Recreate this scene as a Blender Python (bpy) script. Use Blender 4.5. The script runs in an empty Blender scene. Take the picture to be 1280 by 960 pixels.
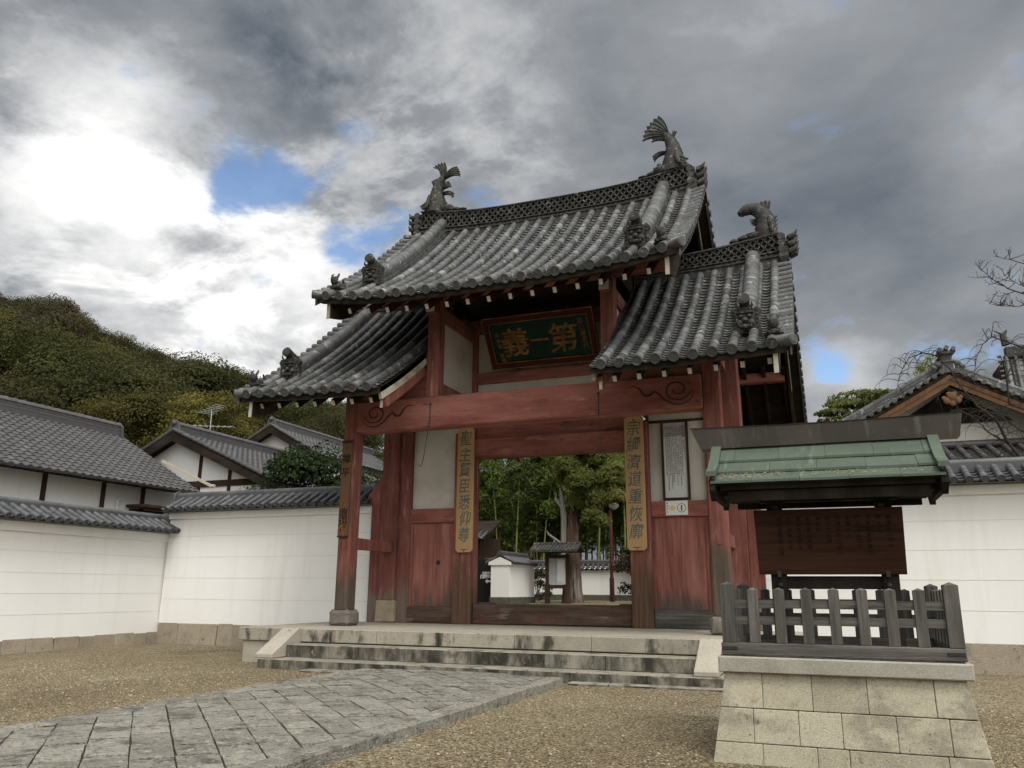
import bpy, math, random
from mathutils import Vector, Matrix, noise
R = math.radians
scene = bpy.context.scene
COL = scene.collection

# ------------------------------------------------------------------ camera
CAM = Vector((6.1205, -16.1717, 0.7895))
YAW, PITCH, ROLL, FPX = 0.37058, 0.25022, 0.00667, 1007.9
def _basis():
    f = Vector((-math.sin(YAW)*math.cos(PITCH), math.cos(YAW)*math.cos(PITCH), math.sin(PITCH)))
    r = Vector((math.cos(YAW), math.sin(YAW), 0)); u = r.cross(f)
    return r*math.cos(ROLL)+u*math.sin(ROLL), u*math.cos(ROLL)-r*math.sin(ROLL), f
CR, CU, CF = _basis()
cd = bpy.data.cameras.new('camera'); cam = bpy.data.objects.new('camera', cd); COL.objects.link(cam)
m = Matrix.Identity(4)
for i in range(3):
    m[i][0], m[i][1], m[i][2], m[i][3] = CR[i], CU[i], -CF[i], CAM[i]
cam.matrix_world = m
cd.sensor_width = 36; cd.lens = FPX/1280*36; cd.clip_end = 2000; cd.clip_start = 0.1
scene.camera = cam
def ray(u, v): return CF + CR*((u-640)/FPX) - CU*((v-480)/FPX)
def at(u, v, Y):                       # a photograph point taken at depth Y in the place
    d = ray(u, v); return CAM + d*((Y-CAM.y)/d.y)

# ------------------------------------------------------------------ view, sky, sun
scene.view_settings.view_transform = 'Standard'; scene.view_settings.look = 'None'
scene.view_settings.gamma = 1; scene.view_settings.use_curve_mapping = False
scene.view_settings.exposure = 0.34
SUN_EL, SUN_AZ = R(60), R(140)         # azimuth measured clockwise from +Y
world = bpy.data.worlds.new('World'); scene.world = world; world.use_nodes = True
def build_world():
    nt = world.node_tree; nt.nodes.clear(); N = nt.nodes.new; L = nt.links.new
    def math_(op, a, b=None, c=None, clamp=False):
        n = N('ShaderNodeMath'); n.operation = op; n.use_clamp = clamp
        for i, x in enumerate((a, b, c)):
            if x is None: continue
            if isinstance(x, (int, float)): n.inputs[i].default_value = x
            else: L(x, n.inputs[i])
        return n.outputs[0]
    def smooth(x, a, b):
        n = N('ShaderNodeMapRange'); n.interpolation_type = 'SMOOTHSTEP'
        L(x, n.inputs[0]); n.inputs[1].default_value = a; n.inputs[2].default_value = b
        return n.outputs[0]
    tc = N('ShaderNodeTexCoord'); gen = tc.outputs['Generated']
    nrm = N('ShaderNodeVectorMath'); nrm.operation = 'NORMALIZE'; L(gen, nrm.inputs[0]); D = nrm.outputs[0]
    def blob(u, v, deg, soft=0.6):       # a patch of sky round one compass direction
        d = ray(u, v).normalized()
        n = N('ShaderNodeVectorMath'); n.operation = 'DOT_PRODUCT'; L(D, n.inputs[0]); n.inputs[1].default_value = d
        return math_('EXPONENT', math_('DIVIDE', math_('SUBTRACT', n.outputs['Value'], 1.0), 1-math.cos(R(deg*0.62))))
    sep = N('ShaderNodeSeparateXYZ'); L(D, sep.inputs[0])
    zz = math_('ADD', math_('MAXIMUM', sep.outputs[2], 0.0), 0.35)
    comb = N('ShaderNodeCombineXYZ')
    L(math_('DIVIDE', sep.outputs[0], zz), comb.inputs[0]); L(math_('DIVIDE', sep.outputs[1], zz), comb.inputs[1]); L(sep.outputs[2], comb.inputs[2])
    def fbm(scale, off, detail=8, rough=0.55, dist=0.0, vec=None):
        mp = N('ShaderNodeMapping'); L(vec or comb.outputs[0], mp.inputs[0]); mp.inputs['Location'].default_value = off
        t = N('ShaderNodeTexNoise'); L(mp.outputs[0], t.inputs['Vector']); t.inputs['Scale'].default_value = scale
        t.inputs['Detail'].default_value = detail; t.inputs['Roughness'].default_value = rough; t.inputs['Distortion'].default_value = dist
        return t.outputs[0]
    n1 = fbm(2.2, (3.1, 1.7, 0.4), 9, 0.58, 0.25)
    n2 = fbm(5.5, (0.3, 4.2, 1.1), 10, 0.6, 0.15)
    n3 = fbm(1.1, (7.3, 2.2, 0), 5, 0.5)
    n4 = fbm(3.3, (1.9, 0.7, 2.3), 13, 0.62, 0.35)
    left = blob(250, 300, 36)
    # brightness of the cloud deck
    b = math_('ADD', math_('MULTIPLY', math_('SUBTRACT', n1, 0.5), 0.55), math_('MULTIPLY', math_('SUBTRACT', n2, 0.5), math_('ADD', 0.36, math_('MULTIPLY', blob(280, 300, 34), 1.0))))
    def acc(b, u, v, deg, amt, soft=0.75): return math_('ADD', b, math_('MULTIPLY', blob(u, v, deg, soft), amt))
    b = math_('ADD', b, 0.10)
    b = math_('ADD', b, math_('MULTIPLY', math_('SUBTRACT', smooth(n4, 0.44, 0.60), 0.45), math_('MULTIPLY', left, 0.42)))
    for (u, v, dg, a) in SKY_BLOBS: b = acc(b, u, v, dg, a)
    back = N('ShaderNodeVectorMath'); back.operation = 'DOT_PRODUCT'; L(D, back.inputs[0]); back.inputs[1].default_value = (0.49, -0.37, 0.79)
    behind = smooth(back.outputs['Value'], 0.30, 0.85)
    ramp = N('ShaderNodeValToRGB'); cr = ramp.color_ramp
    for p, c in SKY_RAMP:
        e = cr.elements[0] if p == 0 else (cr.elements[1] if p == 1 else cr.elements.new(p)); e.position = p; e.color = (*c, 1)
    L(math_('MAXIMUM', math_('ADD', math_('MULTIPLY', b, 0.42), 0.11), b, clamp=True), ramp.inputs[0])
    white = N('ShaderNodeMix'); white.data_type = 'RGBA'; L(math_('MULTIPLY', behind, 0.9), white.inputs[0]); L(ramp.outputs[0], white.inputs[6]); white.inputs[7].default_value = (1.0, 0.985, 0.95, 1)
    bgc = N('ShaderNodeBackground'); L(white.outputs[2], bgc.inputs[0])
    L(math_('ADD', math_('MULTIPLY', behind, BEHIND_GAIN), 0.95), bgc.inputs[1])
    sky = N('ShaderNodeTexSky'); sky.sky_type = 'NISHITA'; sky.sun_disc = False
    sky.sun_elevation = SUN_EL; sky.sun_rotation = SUN_AZ; sky.altitude = 50; sky.air_density = 1.0; sky.dust_density = 0.4; sky.ozone_density = 3.0
    bgs = N('ShaderNodeBackground'); L(sky.outputs[0], bgs.inputs[0]); bgs.inputs[1].default_value = 0.15
    # gaps of blue
    g = math_('ADD', math_('MULTIPLY', math_('SUBTRACT', n2, 0.5), 3.2), math_('MULTIPLY', math_('SUBTRACT', n1, 0.5), 1.0))
    g = math_('ADD', g, math_('MULTIPLY', math_('SUBTRACT', 0.5, n4), 3.6))
    g = math_('SUBTRACT', g, 0.70)
    for (u, v, dg, a) in SKY_GAPS: g = acc(g, u, v, dg, a, 0.9)
    gap = smooth(g, -0.22, 0.62)
    mix = N('ShaderNodeMixShader'); L(math_('MULTIPLY', gap, 0.92), mix.inputs[0]); L(bgc.outputs[0], mix.inputs[1]); L(bgs.outputs[0], mix.inputs[2])
    out = N('ShaderNodeOutputWorld'); L(mix.outputs[0], out.inputs[0])
BEHIND_GAIN = 0.9
SKY_BLOBS = [(145, 235, 8, 0.48), (120, 120, 8, 0.34), (40, 90, 12, 0.22), (40, 345, 13, 0.02), (190, 380, 12, 0.20), (350, 295, 7, 0.42), (420, 345, 6, 0.42), (300, 450, 12, 0.36), (120, 440, 10, 0.24), (420, 440, 9, 0.20),
             (10, 5, 9, -0.10), (50, 180, 5, -0.16), (215, 60, 6, 0.10), (300, 130, 6, 0.06), (330, 40, 7, 0.08), (420, 20, 12, -0.05), (600, 40, 13, 0.02), (780, 90, 12, 0.03), (960, 60, 11, 0.12),
             (900, 240, 12, -0.02), (1000, 210, 12, -0.10), (1110, 300, 15, -0.06), (980, 330, 11, -0.02), (1250, 170, 7, 0.12), (580, 190, 9, 0.18), (680, 190, 7, 0.10), (480, 230, 6, 0.12), (1060, 480, 8, 0.34), (1200, 430, 9, -0.04)]
SKY_GAPS = [(318, 226, 4.2, 1.1), (276, 240, 3.0, 0.8), (360, 222, 2.6, 0.6), (448, 166, 3.6, 1.1), (390, 252, 3.6, 0.95), (470, 285, 5.0, 1.25), (420, 215, 2.4, 0.6), (430, 312, 3.0, 0.4), (603, 242, 5.2, 1.3), (520, 255, 3.4, 0.4), (1040, 468, 2.4, 1.1), (250, 440, 2.6, 0.5), (332, 345, 2.0, 0.55)]
SKY_RAMP = [(0, (0.062, 0.082, 0.110)), (0.25, (0.086, 0.113, 0.150)), (0.5, (0.172, 0.213, 0.270)), (0.75, (0.44, 0.495, 0.575)), (0.9, (0.80, 0.825, 0.855)), (1, (1.15, 1.14, 1.12))]
build_world()
sl = bpy.data.lights.new('sun', 'SUN'); sl.energy = 1.5; sl.angle = R(22); sl.color = (1.0, 0.95, 0.87)
sun = bpy.data.objects.new('sun', sl); COL.objects.link(sun)
sdir = Vector((math.sin(SUN_AZ)*math.cos(SUN_EL), math.cos(SUN_AZ)*math.cos(SUN_EL), math.sin(SUN_EL)))
sun.rotation_euler = sdir.to_track_quat('Z', 'Y').to_euler(); sun.location = (0, -20, 30)

# ------------------------------------------------------------------ materials
def mat(name, stops, scale=3.0, stretch=(1, 1, 1), detail=6, rough=0.8, bump=0.15, bscale=None, bdist=0.02, var=0.0, spec=0.10,
        zfade=None, grain=None, layers=(), voro=None, trans=0.0, metal=0.0, tint=0.0):
    """stops: colour ramp over fractal noise. zfade: (z0, z1, colour) wear that climbs from the foot.
    layers: (colour, scale, lo, hi, stretch) patches of another colour. voro: (scale, amount) grain."""
    M = bpy.data.materials.new(name); M.use_nodes = True; nt = M.node_tree; nt.nodes.clear(); N = nt.nodes.new; L = nt.links.new
    tc = N('ShaderNodeTexCoord')
    def noise_(sc, st=(1, 1, 1), det=6, rg=0.6):
        mp = N('ShaderNodeMapping'); L(tc.outputs['Object'], mp.inputs[0]); mp.inputs['Scale'].default_value = st
        t = N('ShaderNodeTexNoise'); L(mp.outputs[0], t.inputs['Vector']); t.inputs['Scale'].default_value = sc; t.inputs['Detail'].default_value = det; t.inputs['Roughness'].default_value = rg
        return t.outputs[0]
    def mth(op, a, b, clamp=False):
        n = N('ShaderNodeMath'); n.operation = op; n.use_clamp = clamp
        for i, x in enumerate((a, b)):
            if isinstance(x, (int, float)): n.inputs[i].default_value = x
            else: L(x, n.inputs[i])
        return n.outputs[0]
    def mr(x, a, b, c=0.0, d=1.0, smooth=True):
        n = N('ShaderNodeMapRange'); n.interpolation_type = 'SMOOTHSTEP' if smooth else 'LINEAR'; L(x, n.inputs[0])
        for i, q in enumerate((a, b, c, d)): n.inputs[1+i].default_value = q
        return n.outputs[0]
    def mixc(f, a, b, mode='MIX'):
        n = N('ShaderNodeMix'); n.data_type = 'RGBA'; n.blend_type = mode
        if isinstance(f, (int, float)): n.inputs[0].default_value = f
        else: L(f, n.inputs[0])
        for i, x in ((6, a), (7, b)):
            if isinstance(x, tuple): n.inputs[i].default_value = (*x[:3], 1)
            else: L(x, n.inputs[i])
        return n.outputs[2]
    n0 = noise_(scale, stretch, detail)
    fac = mr(n0, 0.28, 0.72, smooth=False)
    if var:
        a = N('ShaderNodeAttribute'); a.attribute_name = 'var'
        fac = mth('ADD', mth('MULTIPLY', fac, 1-var), mth('MULTIPLY', a.outputs['Fac'], var), True)
    ramp = N('ShaderNodeValToRGB'); cr = ramp.color_ramp
    k = len(stops)
    while len(cr.elements) < k: cr.elements.new(0.5)
    for i, s in enumerate(stops):
        cr.elements[i].position = i/(k-1) if k > 1 else 0; cr.elements[i].color = (*s, 1)
    L(fac, ramp.inputs[0]); col = ramp.outputs[0]
    for ly in layers:
        c, sc, lo, hi, st = ly[:5]; mk = mr(noise_(sc, st, 8, 0.65), lo, hi)
        if len(ly) > 5:                    # growth on the upright faces only
            ge = N('ShaderNodeNewGeometry'); sn = N('ShaderNodeSeparateXYZ'); L(ge.outputs['True Normal'], sn.inputs[0]); mk = mth('MULTIPLY', mk, mr(mth('ABSOLUTE', sn.outputs[2], 0), 0.75, 0.35))
        col = mixc(mk, col, c)
    if zfade:
        z0, z1, c = zfade
        sp = N('ShaderNodeSeparateXYZ'); L(tc.outputs['Object'], sp.inputs[0])
        w = noise_(13, (1, 1, 0.05), 7); w2 = noise_(1.3, (1, 1, 0.6), 3)
        zz = mth('ADD', sp.outputs[2], mth('MULTIPLY', mth('SUBTRACT', mth('ADD', w, w2), 1.0), (z1-z0)*2.6))
        zm, zd = (z0+z1)/2, (z1-z0)*0.55
        col = mixc(mr(zz, zm+zd, zm-zd), col, c)
    if grain:                              # fine streaks along the timber
        gr = mr(noise_(grain[0], grain[1], 9, 0.75), 0.3, 0.7, 1-grain[2], 1+grain[2]*0.8, False)
        gc = N('ShaderNodeCombineXYZ'); [L(gr, gc.inputs[i]) for i in range(3)]
        col = mixc(1.0, col, gc.outputs[0], 'MULTIPLY')
    hb = noise_(bscale or scale*6, stretch, 8, 0.7)
    if voro:
        vt = N('ShaderNodeTexVoronoi'); mp = N('ShaderNodeMapping'); L(tc.outputs['Object'], mp.inputs[0]); L(mp.outputs[0], vt.inputs['Vector']); vt.inputs['Scale'].default_value = voro[0]
        bw = N('ShaderNodeRGBToBW'); L(vt.outputs['Color'], bw.inputs[0])
        g = mr(bw.outputs[0], 0.1, 0.9, 1-voro[1], 1+voro[1], False)
        gc = N('ShaderNodeCombineXYZ'); [L(g, gc.inputs[i]) for i in range(3)]
        col = mixc(1.0, col, gc.outputs[0], 'MULTIPLY')
        hb = mth('ADD', mth('MULTIPLY', hb, 0.4), mth('MULTIPLY', vt.outputs['Distance'], -0.8))
    if tint:                               # every copy of the thing has its own tone
        oi = N('ShaderNodeObjectInfo'); tv = mr(oi.outputs['Random'], 0, 1, 1-tint, 1+tint, False)
        t2 = N('ShaderNodeCombineXYZ'); L(tv, t2.inputs[0]); L(tv, t2.inputs[1]); L(mth('POWER', tv, 0.6), t2.inputs[2]); col = mixc(1.0, col, t2.outputs[0], 'MULTIPLY')
    P = N('ShaderNodeBsdfPrincipled'); L(col, P.inputs['Base Color']); P.inputs['Roughness'].default_value = rough
    P.inputs['Specular IOR Level'].default_value = spec; P.inputs['Metallic'].default_value = metal
    if bump:
        bp = N('ShaderNodeBump'); bp.inputs['Strength'].default_value = bump; bp.inputs['Distance'].default_value = bdist
        L(hb, bp.inputs['Height']); L(bp.outputs[0], P.inputs['Normal'])
    out = N('ShaderNodeOutputMaterial'); sh = P.outputs[0]
    if trans:
        t = N('ShaderNodeBsdfTranslucent'); L(col, t.inputs[0]); mx = N('ShaderNodeMixShader'); mx.inputs[0].default_value = trans
        L(sh, mx.inputs[1]); L(t.outputs[0], mx.inputs[2]); sh = mx.outputs[0]
    L(sh, out.inputs[0])
    return M
WOODGREY = (0.10, 0.078, 0.06)
MT = {}
MT['tile'] = mat('roof_tile', [(0.022, 0.023, 0.024), (0.058, 0.06, 0.061), (0.10, 0.102, 0.102), (0.24, 0.24, 0.232)], 5, rough=0.55, bump=0.4, bscale=22, var=0.6, spec=0.4,
                 layers=[((0.30, 0.30, 0.288), 6, 0.57, 0.69, (1, 1, 1)), ((0.04, 0.04, 0.028), 2.2, 0.53, 0.68, (1, 1, 1)), ((0.28, 0.28, 0.265), 22, 0.63, 0.72, (1, 1, 1))])
MT['tile_new'] = mat('wall_tile', [(0.045, 0.047, 0.05), (0.08, 0.083, 0.087), (0.125, 0.13, 0.133)], 5, rough=0.45, bump=0.12, bscale=20, var=0.6, spec=0.45)
MT['tile_ridge'] = mat('ridge_tile', [(0.022, 0.022, 0.020), (0.052, 0.052, 0.048), (0.10, 0.098, 0.09)], 6, rough=0.7, bump=0.4, bscale=25, var=0.4,
                       layers=[((0.22, 0.215, 0.19), 9, 0.55, 0.70, (1, 1, 1))])
MT['tile_house'] = mat('house_tile', [(0.045, 0.044, 0.044), (0.07, 0.069, 0.069), (0.105, 0.104, 0.104)], 4, rough=0.5, bump=0.15, bscale=14, var=0.6, spec=0.4)
RED = [(0.150, 0.055, 0.044), (0.232, 0.090, 0.072), (0.295, 0.127, 0.103)]
DARKW = ((0.12, 0.062, 0.048), 4, 0.52, 0.70, (1, 1, 0.15))
PALEW = ((0.36, 0.20, 0.165), 6, 0.56, 0.72, (1, 1, 0.12))
MT['red'] = mat('red_wood', RED, 2.2, (1, 1, 0.35), rough=0.75, bump=0.25, bscale=14, layers=[DARKW, PALEW], grain=(12, (1, 1, 0.1), 0.3))
MT['red_dark'] = mat('shaded_red_rafter', [(0.035, 0.013, 0.011), (0.06, 0.02, 0.017), (0.085, 0.03, 0.025)], 3, rough=0.85, bump=0.2)  # the red darkened so the colour carries the shade under the eaves
MT['red_x'] = mat('red_beam', [tuple(min(.45, q*1.15) for q in c) for c in RED], 1.6, (0.3, 1, 1), rough=0.75, bump=0.25, bscale=14, layers=[((0.36, 0.185, 0.15), 5, 0.55, 0.72, (0.25, 1, 1)), ((0.10, 0.062, 0.048), 4, 0.58, 0.68, (0.5, 1, 1.5)), ((0.025, 0.018, 0.015), 9, 0.66, 0.70, (0.5, 1, 1.2))], grain=(12, (0.12, 1, 1), 0.3))
MT['red_post'] = mat('red_post_worn', RED, 2.2, (1, 1, 0.35), rough=0.8, bump=0.35, bscale=16, layers=[DARKW, PALEW], zfade=(0.75, 1.8, WOODGREY), grain=(12, (1, 1, 0.06), 0.5))
MT['red_main'] = mat('red_main_post_worn', [tuple(q*.82 for q in c) for c in RED], 2.2, (1, 1, 0.35), rough=0.8, bump=0.35, bscale=16, layers=[DARKW, PALEW], zfade=(0.5, 0.95, (0.17, 0.13, 0.105)), grain=(12, (1, 1, 0.06), 0.4))
MT['red_door'] = mat('red_door_worn', [(0.205, 0.08, 0.063), (0.295, 0.121, 0.096), (0.36, 0.168, 0.138)], 2.5, (2.5, 1, 0.25), rough=0.8, bump=0.3, bscale=16, layers=[((0.13, 0.06, 0.05), 6, 0.58, 0.70, (1, 1, 0.06))], zfade=(0.35, 0.85, (0.12, 0.088, 0.074)), grain=(12, (1, 1, 0.05), 0.4))
MT['red_inner'] = mat('red_inner_post_worn', RED, 2.2, (1.5, 1, 0.25), rough=0.85, bump=0.4, bscale=16, layers=[DARKW, PALEW], zfade=(0.6, 1.75, (0.12, 0.072, 0.048)), grain=(11, (1, 1, 0.05), 0.5))
MT['greywood'] = mat('weathered_grey_wood', [(0.058, 0.055, 0.050), (0.10, 0.095, 0.086), (0.15, 0.142, 0.128)], 3, (1.2, 1.2, 0.2), rough=0.85, bump=0.6, bscale=18, layers=[((0.03, 0.028, 0.025), 7, 0.55, 0.7, (1, 1, 0.08))], grain=(26, (1, 1, 0.04), 0.55))
MT['greywood_x'] = mat('weathered_grey_rail', [(0.058, 0.055, 0.050), (0.10, 0.095, 0.086), (0.15, 0.142, 0.128)], 3, (0.2, 1.2, 1.2), rough=0.85, bump=0.6, bscale=18, layers=[((0.03, 0.028, 0.025), 7, 0.55, 0.7, (0.08, 1, 1))], grain=(26, (0.04, 1, 1), 0.55))
MT['sill'] = mat('worn_sill_wood', [(0.055, 0.036, 0.026), (0.09, 0.06, 0.045), (0.14, 0.10, 0.08)], 2.5, (0.25, 1, 1.5), rough=0.85, bump=0.5, bscale=14, layers=[((0.12, 0.045, 0.036), 3, 0.54, 0.7, (0.4, 1, 1)), ((0.20, 0.165, 0.135), 4, 0.58, 0.7, (0.3, 1, 1.5))], grain=(16, (0.06, 1, 1), 0.5))
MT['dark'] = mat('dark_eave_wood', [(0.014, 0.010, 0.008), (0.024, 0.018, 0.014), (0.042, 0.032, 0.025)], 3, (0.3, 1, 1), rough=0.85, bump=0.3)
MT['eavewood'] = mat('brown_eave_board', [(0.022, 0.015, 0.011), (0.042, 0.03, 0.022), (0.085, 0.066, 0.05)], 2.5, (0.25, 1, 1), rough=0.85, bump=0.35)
MT['oldwhite'] = mat('peeling_white_board', [(0.22, 0.19, 0.15), (0.40, 0.37, 0.30), (0.55, 0.53, 0.46)], 3, (1, 0.4, 1), rough=0.9, bump=0.4, layers=[((0.09, 0.06, 0.045), 5, 0.6, 0.7, (1, 0.5, 1))])
MT['white_end'] = mat('white_end_paint', [(0.45, 0.44, 0.39), (0.62, 0.61, 0.56)], 9, rough=0.8, bump=0.1)
MT['plaster'] = mat('white_plaster', [(0.77, 0.765, 0.735), (0.80, 0.795, 0.77), (0.82, 0.815, 0.79)], 0.6, rough=0.85, bump=0.05, bscale=30, layers=[((0.70, 0.685, 0.64), 2.2, 0.52, 0.80, (1, 1, 0.08)), ((0.66, 0.64, 0.59), 9, 0.62, 0.80, (1, 1, 0.05))])
MT['plaster_old'] = mat('aged_plaster', [(0.42, 0.40, 0.345), (0.53, 0.51, 0.455), (0.60, 0.585, 0.53)], 1.3, rough=0.9, bump=0.1, bscale=25, layers=[((0.36, 0.33, 0.27), 2.2, 0.6, 0.78, (1, 1, 0.5))])
MT['groove'] = mat('wall_groove', [(0.62, 0.61, 0.585), (0.66, 0.65, 0.625)], 5, rough=0.9, bump=0)
MT['stone'] = mat('granite', [(0.27, 0.245, 0.19), (0.36, 0.33, 0.27), (0.44, 0.41, 0.345)], 2.2, rough=0.85, bump=0.35, bscale=40, bdist=0.01, var=0.4, voro=(90, 0.16), layers=[((0.12, 0.11, 0.09), 3.5, 0.60, 0.74, (1, 1, 1))])
MT['stone_wall'] = mat('footing_stone', [(0.24, 0.205, 0.15), (0.36, 0.31, 0.235), (0.44, 0.39, 0.31)], 3, rough=0.9, bump=0.8, bscale=9, bdist=0.03, var=0.7, voro=(60, 0.15), layers=[((0.25, 0.235, 0.205), 2, 0.52, 0.7, (1, 1, 1)), ((0.13, 0.11, 0.085), 5, 0.6, 0.7, (1, 1, 1))])
MT['stone_moss'] = mat('mossy_step_stone', [(0.16, 0.15, 0.12), (0.26, 0.24, 0.195), (0.34, 0.32, 0.265)], 2.5, rough=0.9, bump=0.4, bscale=30, bdist=0.012, var=0.3, voro=(80, 0.15), layers=[((0.042, 0.040, 0.032), 3.0, 0.36, 0.62, (0.9, 0.35, 0.28), 1), ((0.10, 0.095, 0.075), 4, 0.5, 0.66, (1, 1, 1)), ((0.24, 0.235, 0.20), 7, 0.60, 0.68, (1, 1, 1))])
MT['stone_edge'] = mat('stained_edge_stone', [(0.26, 0.24, 0.195), (0.34, 0.315, 0.255), (0.42, 0.39, 0.32)], 2.2, rough=0.88, bump=0.35, bscale=35, bdist=0.01, var=0.4, voro=(80, 0.15), layers=[((0.055, 0.052, 0.042), 3.0, 0.50, 0.66, (0.9, 1, 0.35), 1), ((0.09, 0.085, 0.07), 14, 0.58, 0.7, (1, 1, 1))])
MT['stone_plinth'] = mat('plinth_stone', [(0.26, 0.24, 0.175), (0.38, 0.352, 0.262), (0.47, 0.44, 0.335)], 1.6, rough=0.9, bump=0.4, bscale=40, bdist=0.012, var=0.5, voro=(110, 0.18), layers=[((0.27, 0.245, 0.19), 1.5, 0.50, 0.64, (1, 1, 1.4)), ((0.30, 0.235, 0.14), 2.6, 0.60, 0.72, (1, 1, 1)), ((0.12, 0.108, 0.082), 4, 0.62, 0.74, (1, 1, 1)), ((0.10, 0.092, 0.07), 45, 0.60, 0.68, (1, 1, 1))])
MT['stone_cap'] = mat('plinth_cap_stone', [(0.27, 0.255, 0.21), (0.33, 0.315, 0.265), (0.37, 0.355, 0.31)], 3, rough=0.85, bump=0.3, bscale=45, bdist=0.008, voro=(130, 0.2))
MT['stone_base'] = mat('dark_base_stone', [(0.10, 0.09, 0.078), (0.16, 0.145, 0.125), (0.22, 0.20, 0.17)], 3, rough=0.85, bump=0.3, bscale=30, voro=(80, 0.15))
MT['stone_tan'] = mat('tan_base_stone', [(0.26, 0.215, 0.145), (0.34, 0.285, 0.20), (0.38, 0.33, 0.245)], 3, rough=0.85, bump=0.3, bscale=30, voro=(80, 0.12), layers=[((0.14, 0.12, 0.09), 2.5, 0.6, 0.72, (1, 1, 0.6))])
MT['paving'] = mat('grey_paving_stone', [(0.15, 0.143, 0.120), (0.235, 0.224, 0.190), (0.31, 0.297, 0.255)], 2.4, rough=0.85, bump=0.8, bscale=22, bdist=0.02, var=0.45, voro=(60, 0.28), layers=[((0.10, 0.096, 0.084), 4, 0.52, 0.66, (1, 1, 1)), ((0.36, 0.348, 0.30), 7, 0.55, 0.68, (1, 1, 1)), ((0.085, 0.08, 0.068), 20, 0.55, 0.64, (1, 1, 1))])
MT['joint'] = mat('dark_joint', [(0.03, 0.028, 0.022), (0.06, 0.055, 0.042)], 8, rough=0.95, bump=0.2)
MT['gravel'] = mat('tan_gravel', [(0.21, 0.168, 0.100), (0.275, 0.225, 0.139), (0.335, 0.283, 0.185)], 0.55, rough=0.95, bump=1.0, bscale=30, bdist=0.05, voro=(46, 0.7), layers=[((0.19, 0.145, 0.09), 0.28, 0.46, 0.66, (1, 1, 1)), ((0.34, 0.30, 0.21), 0.5, 0.56, 0.7, (1, 1, 1)), ((0.56, 0.50, 0.38), 30, 0.56, 0.63, (1, 1, 1)), ((0.05, 0.04, 0.028), 34, 0.55, 0.62, (1, 1, 1))])
MT['pebble'] = mat('pebble', [(0.17, 0.135, 0.085), (0.33, 0.275, 0.18), (0.50, 0.44, 0.32)], 3, rough=0.9, bump=0, var=0.9)
MT['board_tan'] = mat('tan_board', [(0.35, 0.215, 0.10), (0.44, 0.28, 0.14), (0.50, 0.33, 0.17)], 2, (2.5, 1, 0.12), rough=0.6, bump=0.12, layers=[((0.30, 0.17, 0.075), 3, 0.6, 0.75, (1, 1, 0.3))])
MT['ink_green'] = mat('green_paint', [(0.06, 0.095, 0.085), (0.105, 0.145, 0.125), (0.18, 0.21, 0.175)], 6, rough=0.8, bump=0.1)
MT['plaque'] = mat('brown_plaque', [(0.105, 0.055, 0.035), (0.15, 0.08, 0.05), (0.19, 0.105, 0.065)], 2.5, (2, 1, 0.15), rough=0.8, bump=0.3)
MT['ink'] = mat('black_ink', [(0.02, 0.017, 0.014), (0.035, 0.03, 0.024)], 8, rough=0.8, bump=0)
MT['orange_wood'] = mat('bare_orange_wood', [(0.30, 0.12, 0.03), (0.40, 0.18, 0.05)], 8, rough=0.8, bump=0.2)
MT['sign_green'] = mat('dark_green_lacquer', [(0.006, 0.022, 0.017), (0.010, 0.032, 0.025), (0.016, 0.045, 0.034)], 3, rough=0.5, bump=0.08)
MT['gold'] = mat('worn_gold', [(0.08, 0.04, 0.02), (0.20, 0.105, 0.035), (0.36, 0.21, 0.065)], 4, rough=0.5, bump=0.2)
MT['sign_red'] = mat('sign_frame_red', [(0.045, 0.012, 0.010), (0.068, 0.018, 0.014)], 4, rough=0.55, bump=0.1)
MT['black'] = mat('black_iron', [(0.015, 0.015, 0.015), (0.03, 0.03, 0.029)], 8, rough=0.55, bump=0.1, spec=0.4)
MT['carve'] = mat('carved_dark_line', [(0.045, 0.022, 0.018), (0.075, 0.036, 0.029)], 8, rough=0.85, bump=0.1)
MT['paper'] = mat('white_notice', [(0.55, 0.57, 0.56), (0.66, 0.68, 0.67)], 1.5, rough=0.5, bump=0)
MT['paper_grey'] = mat('grey_notice_top', [(0.36, 0.36, 0.345), (0.42, 0.42, 0.40)], 3, rough=0.6, bump=0)
MT['white_paint'] = mat('white_sign', [(0.72, 0.72, 0.70), (0.78, 0.78, 0.76)], 2, rough=0.5, bump=0)
MT['yellow'] = mat('pale_yellow_mark', [(0.66, 0.56, 0.22), (0.72, 0.62, 0.28)], 3, rough=0.6, bump=0)
MT['copper'] = mat('green_copper', [(0.050, 0.070, 0.050), (0.067, 0.092, 0.067), (0.085, 0.113, 0.085)], 2.2, (1, 1, 1), rough=0.55, bump=0.12, var=0.4, spec=0.4, layers=[((0.135, 0.175, 0.14), 5, 0.56, 0.72, (1.8, 0.3, 0.3)), ((0.05, 0.066, 0.05), 3, 0.55, 0.7, (2, 0.5, 0.5))])
MT['copper_brown'] = mat('brown_copper', [(0.036, 0.031, 0.025), (0.05, 0.044, 0.036), (0.07, 0.062, 0.052)], 2.2, rough=0.5, bump=0.1, var=0.4, spec=0.4, layers=[((0.11, 0.105, 0.092), 5, 0.56, 0.72, (2.5, 0.4, 0.3)), ((0.05, 0.062, 0.048), 3, 0.55, 0.7, (1, 1, 1))])
MT['blackwood'] = mat('black_weathered_wood', [(0.012, 0.010, 0.008), (0.022, 0.018, 0.015), (0.04, 0.034, 0.028)], 3, (1, 1, 0.3), rough=0.85, bump=0.35)
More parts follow.
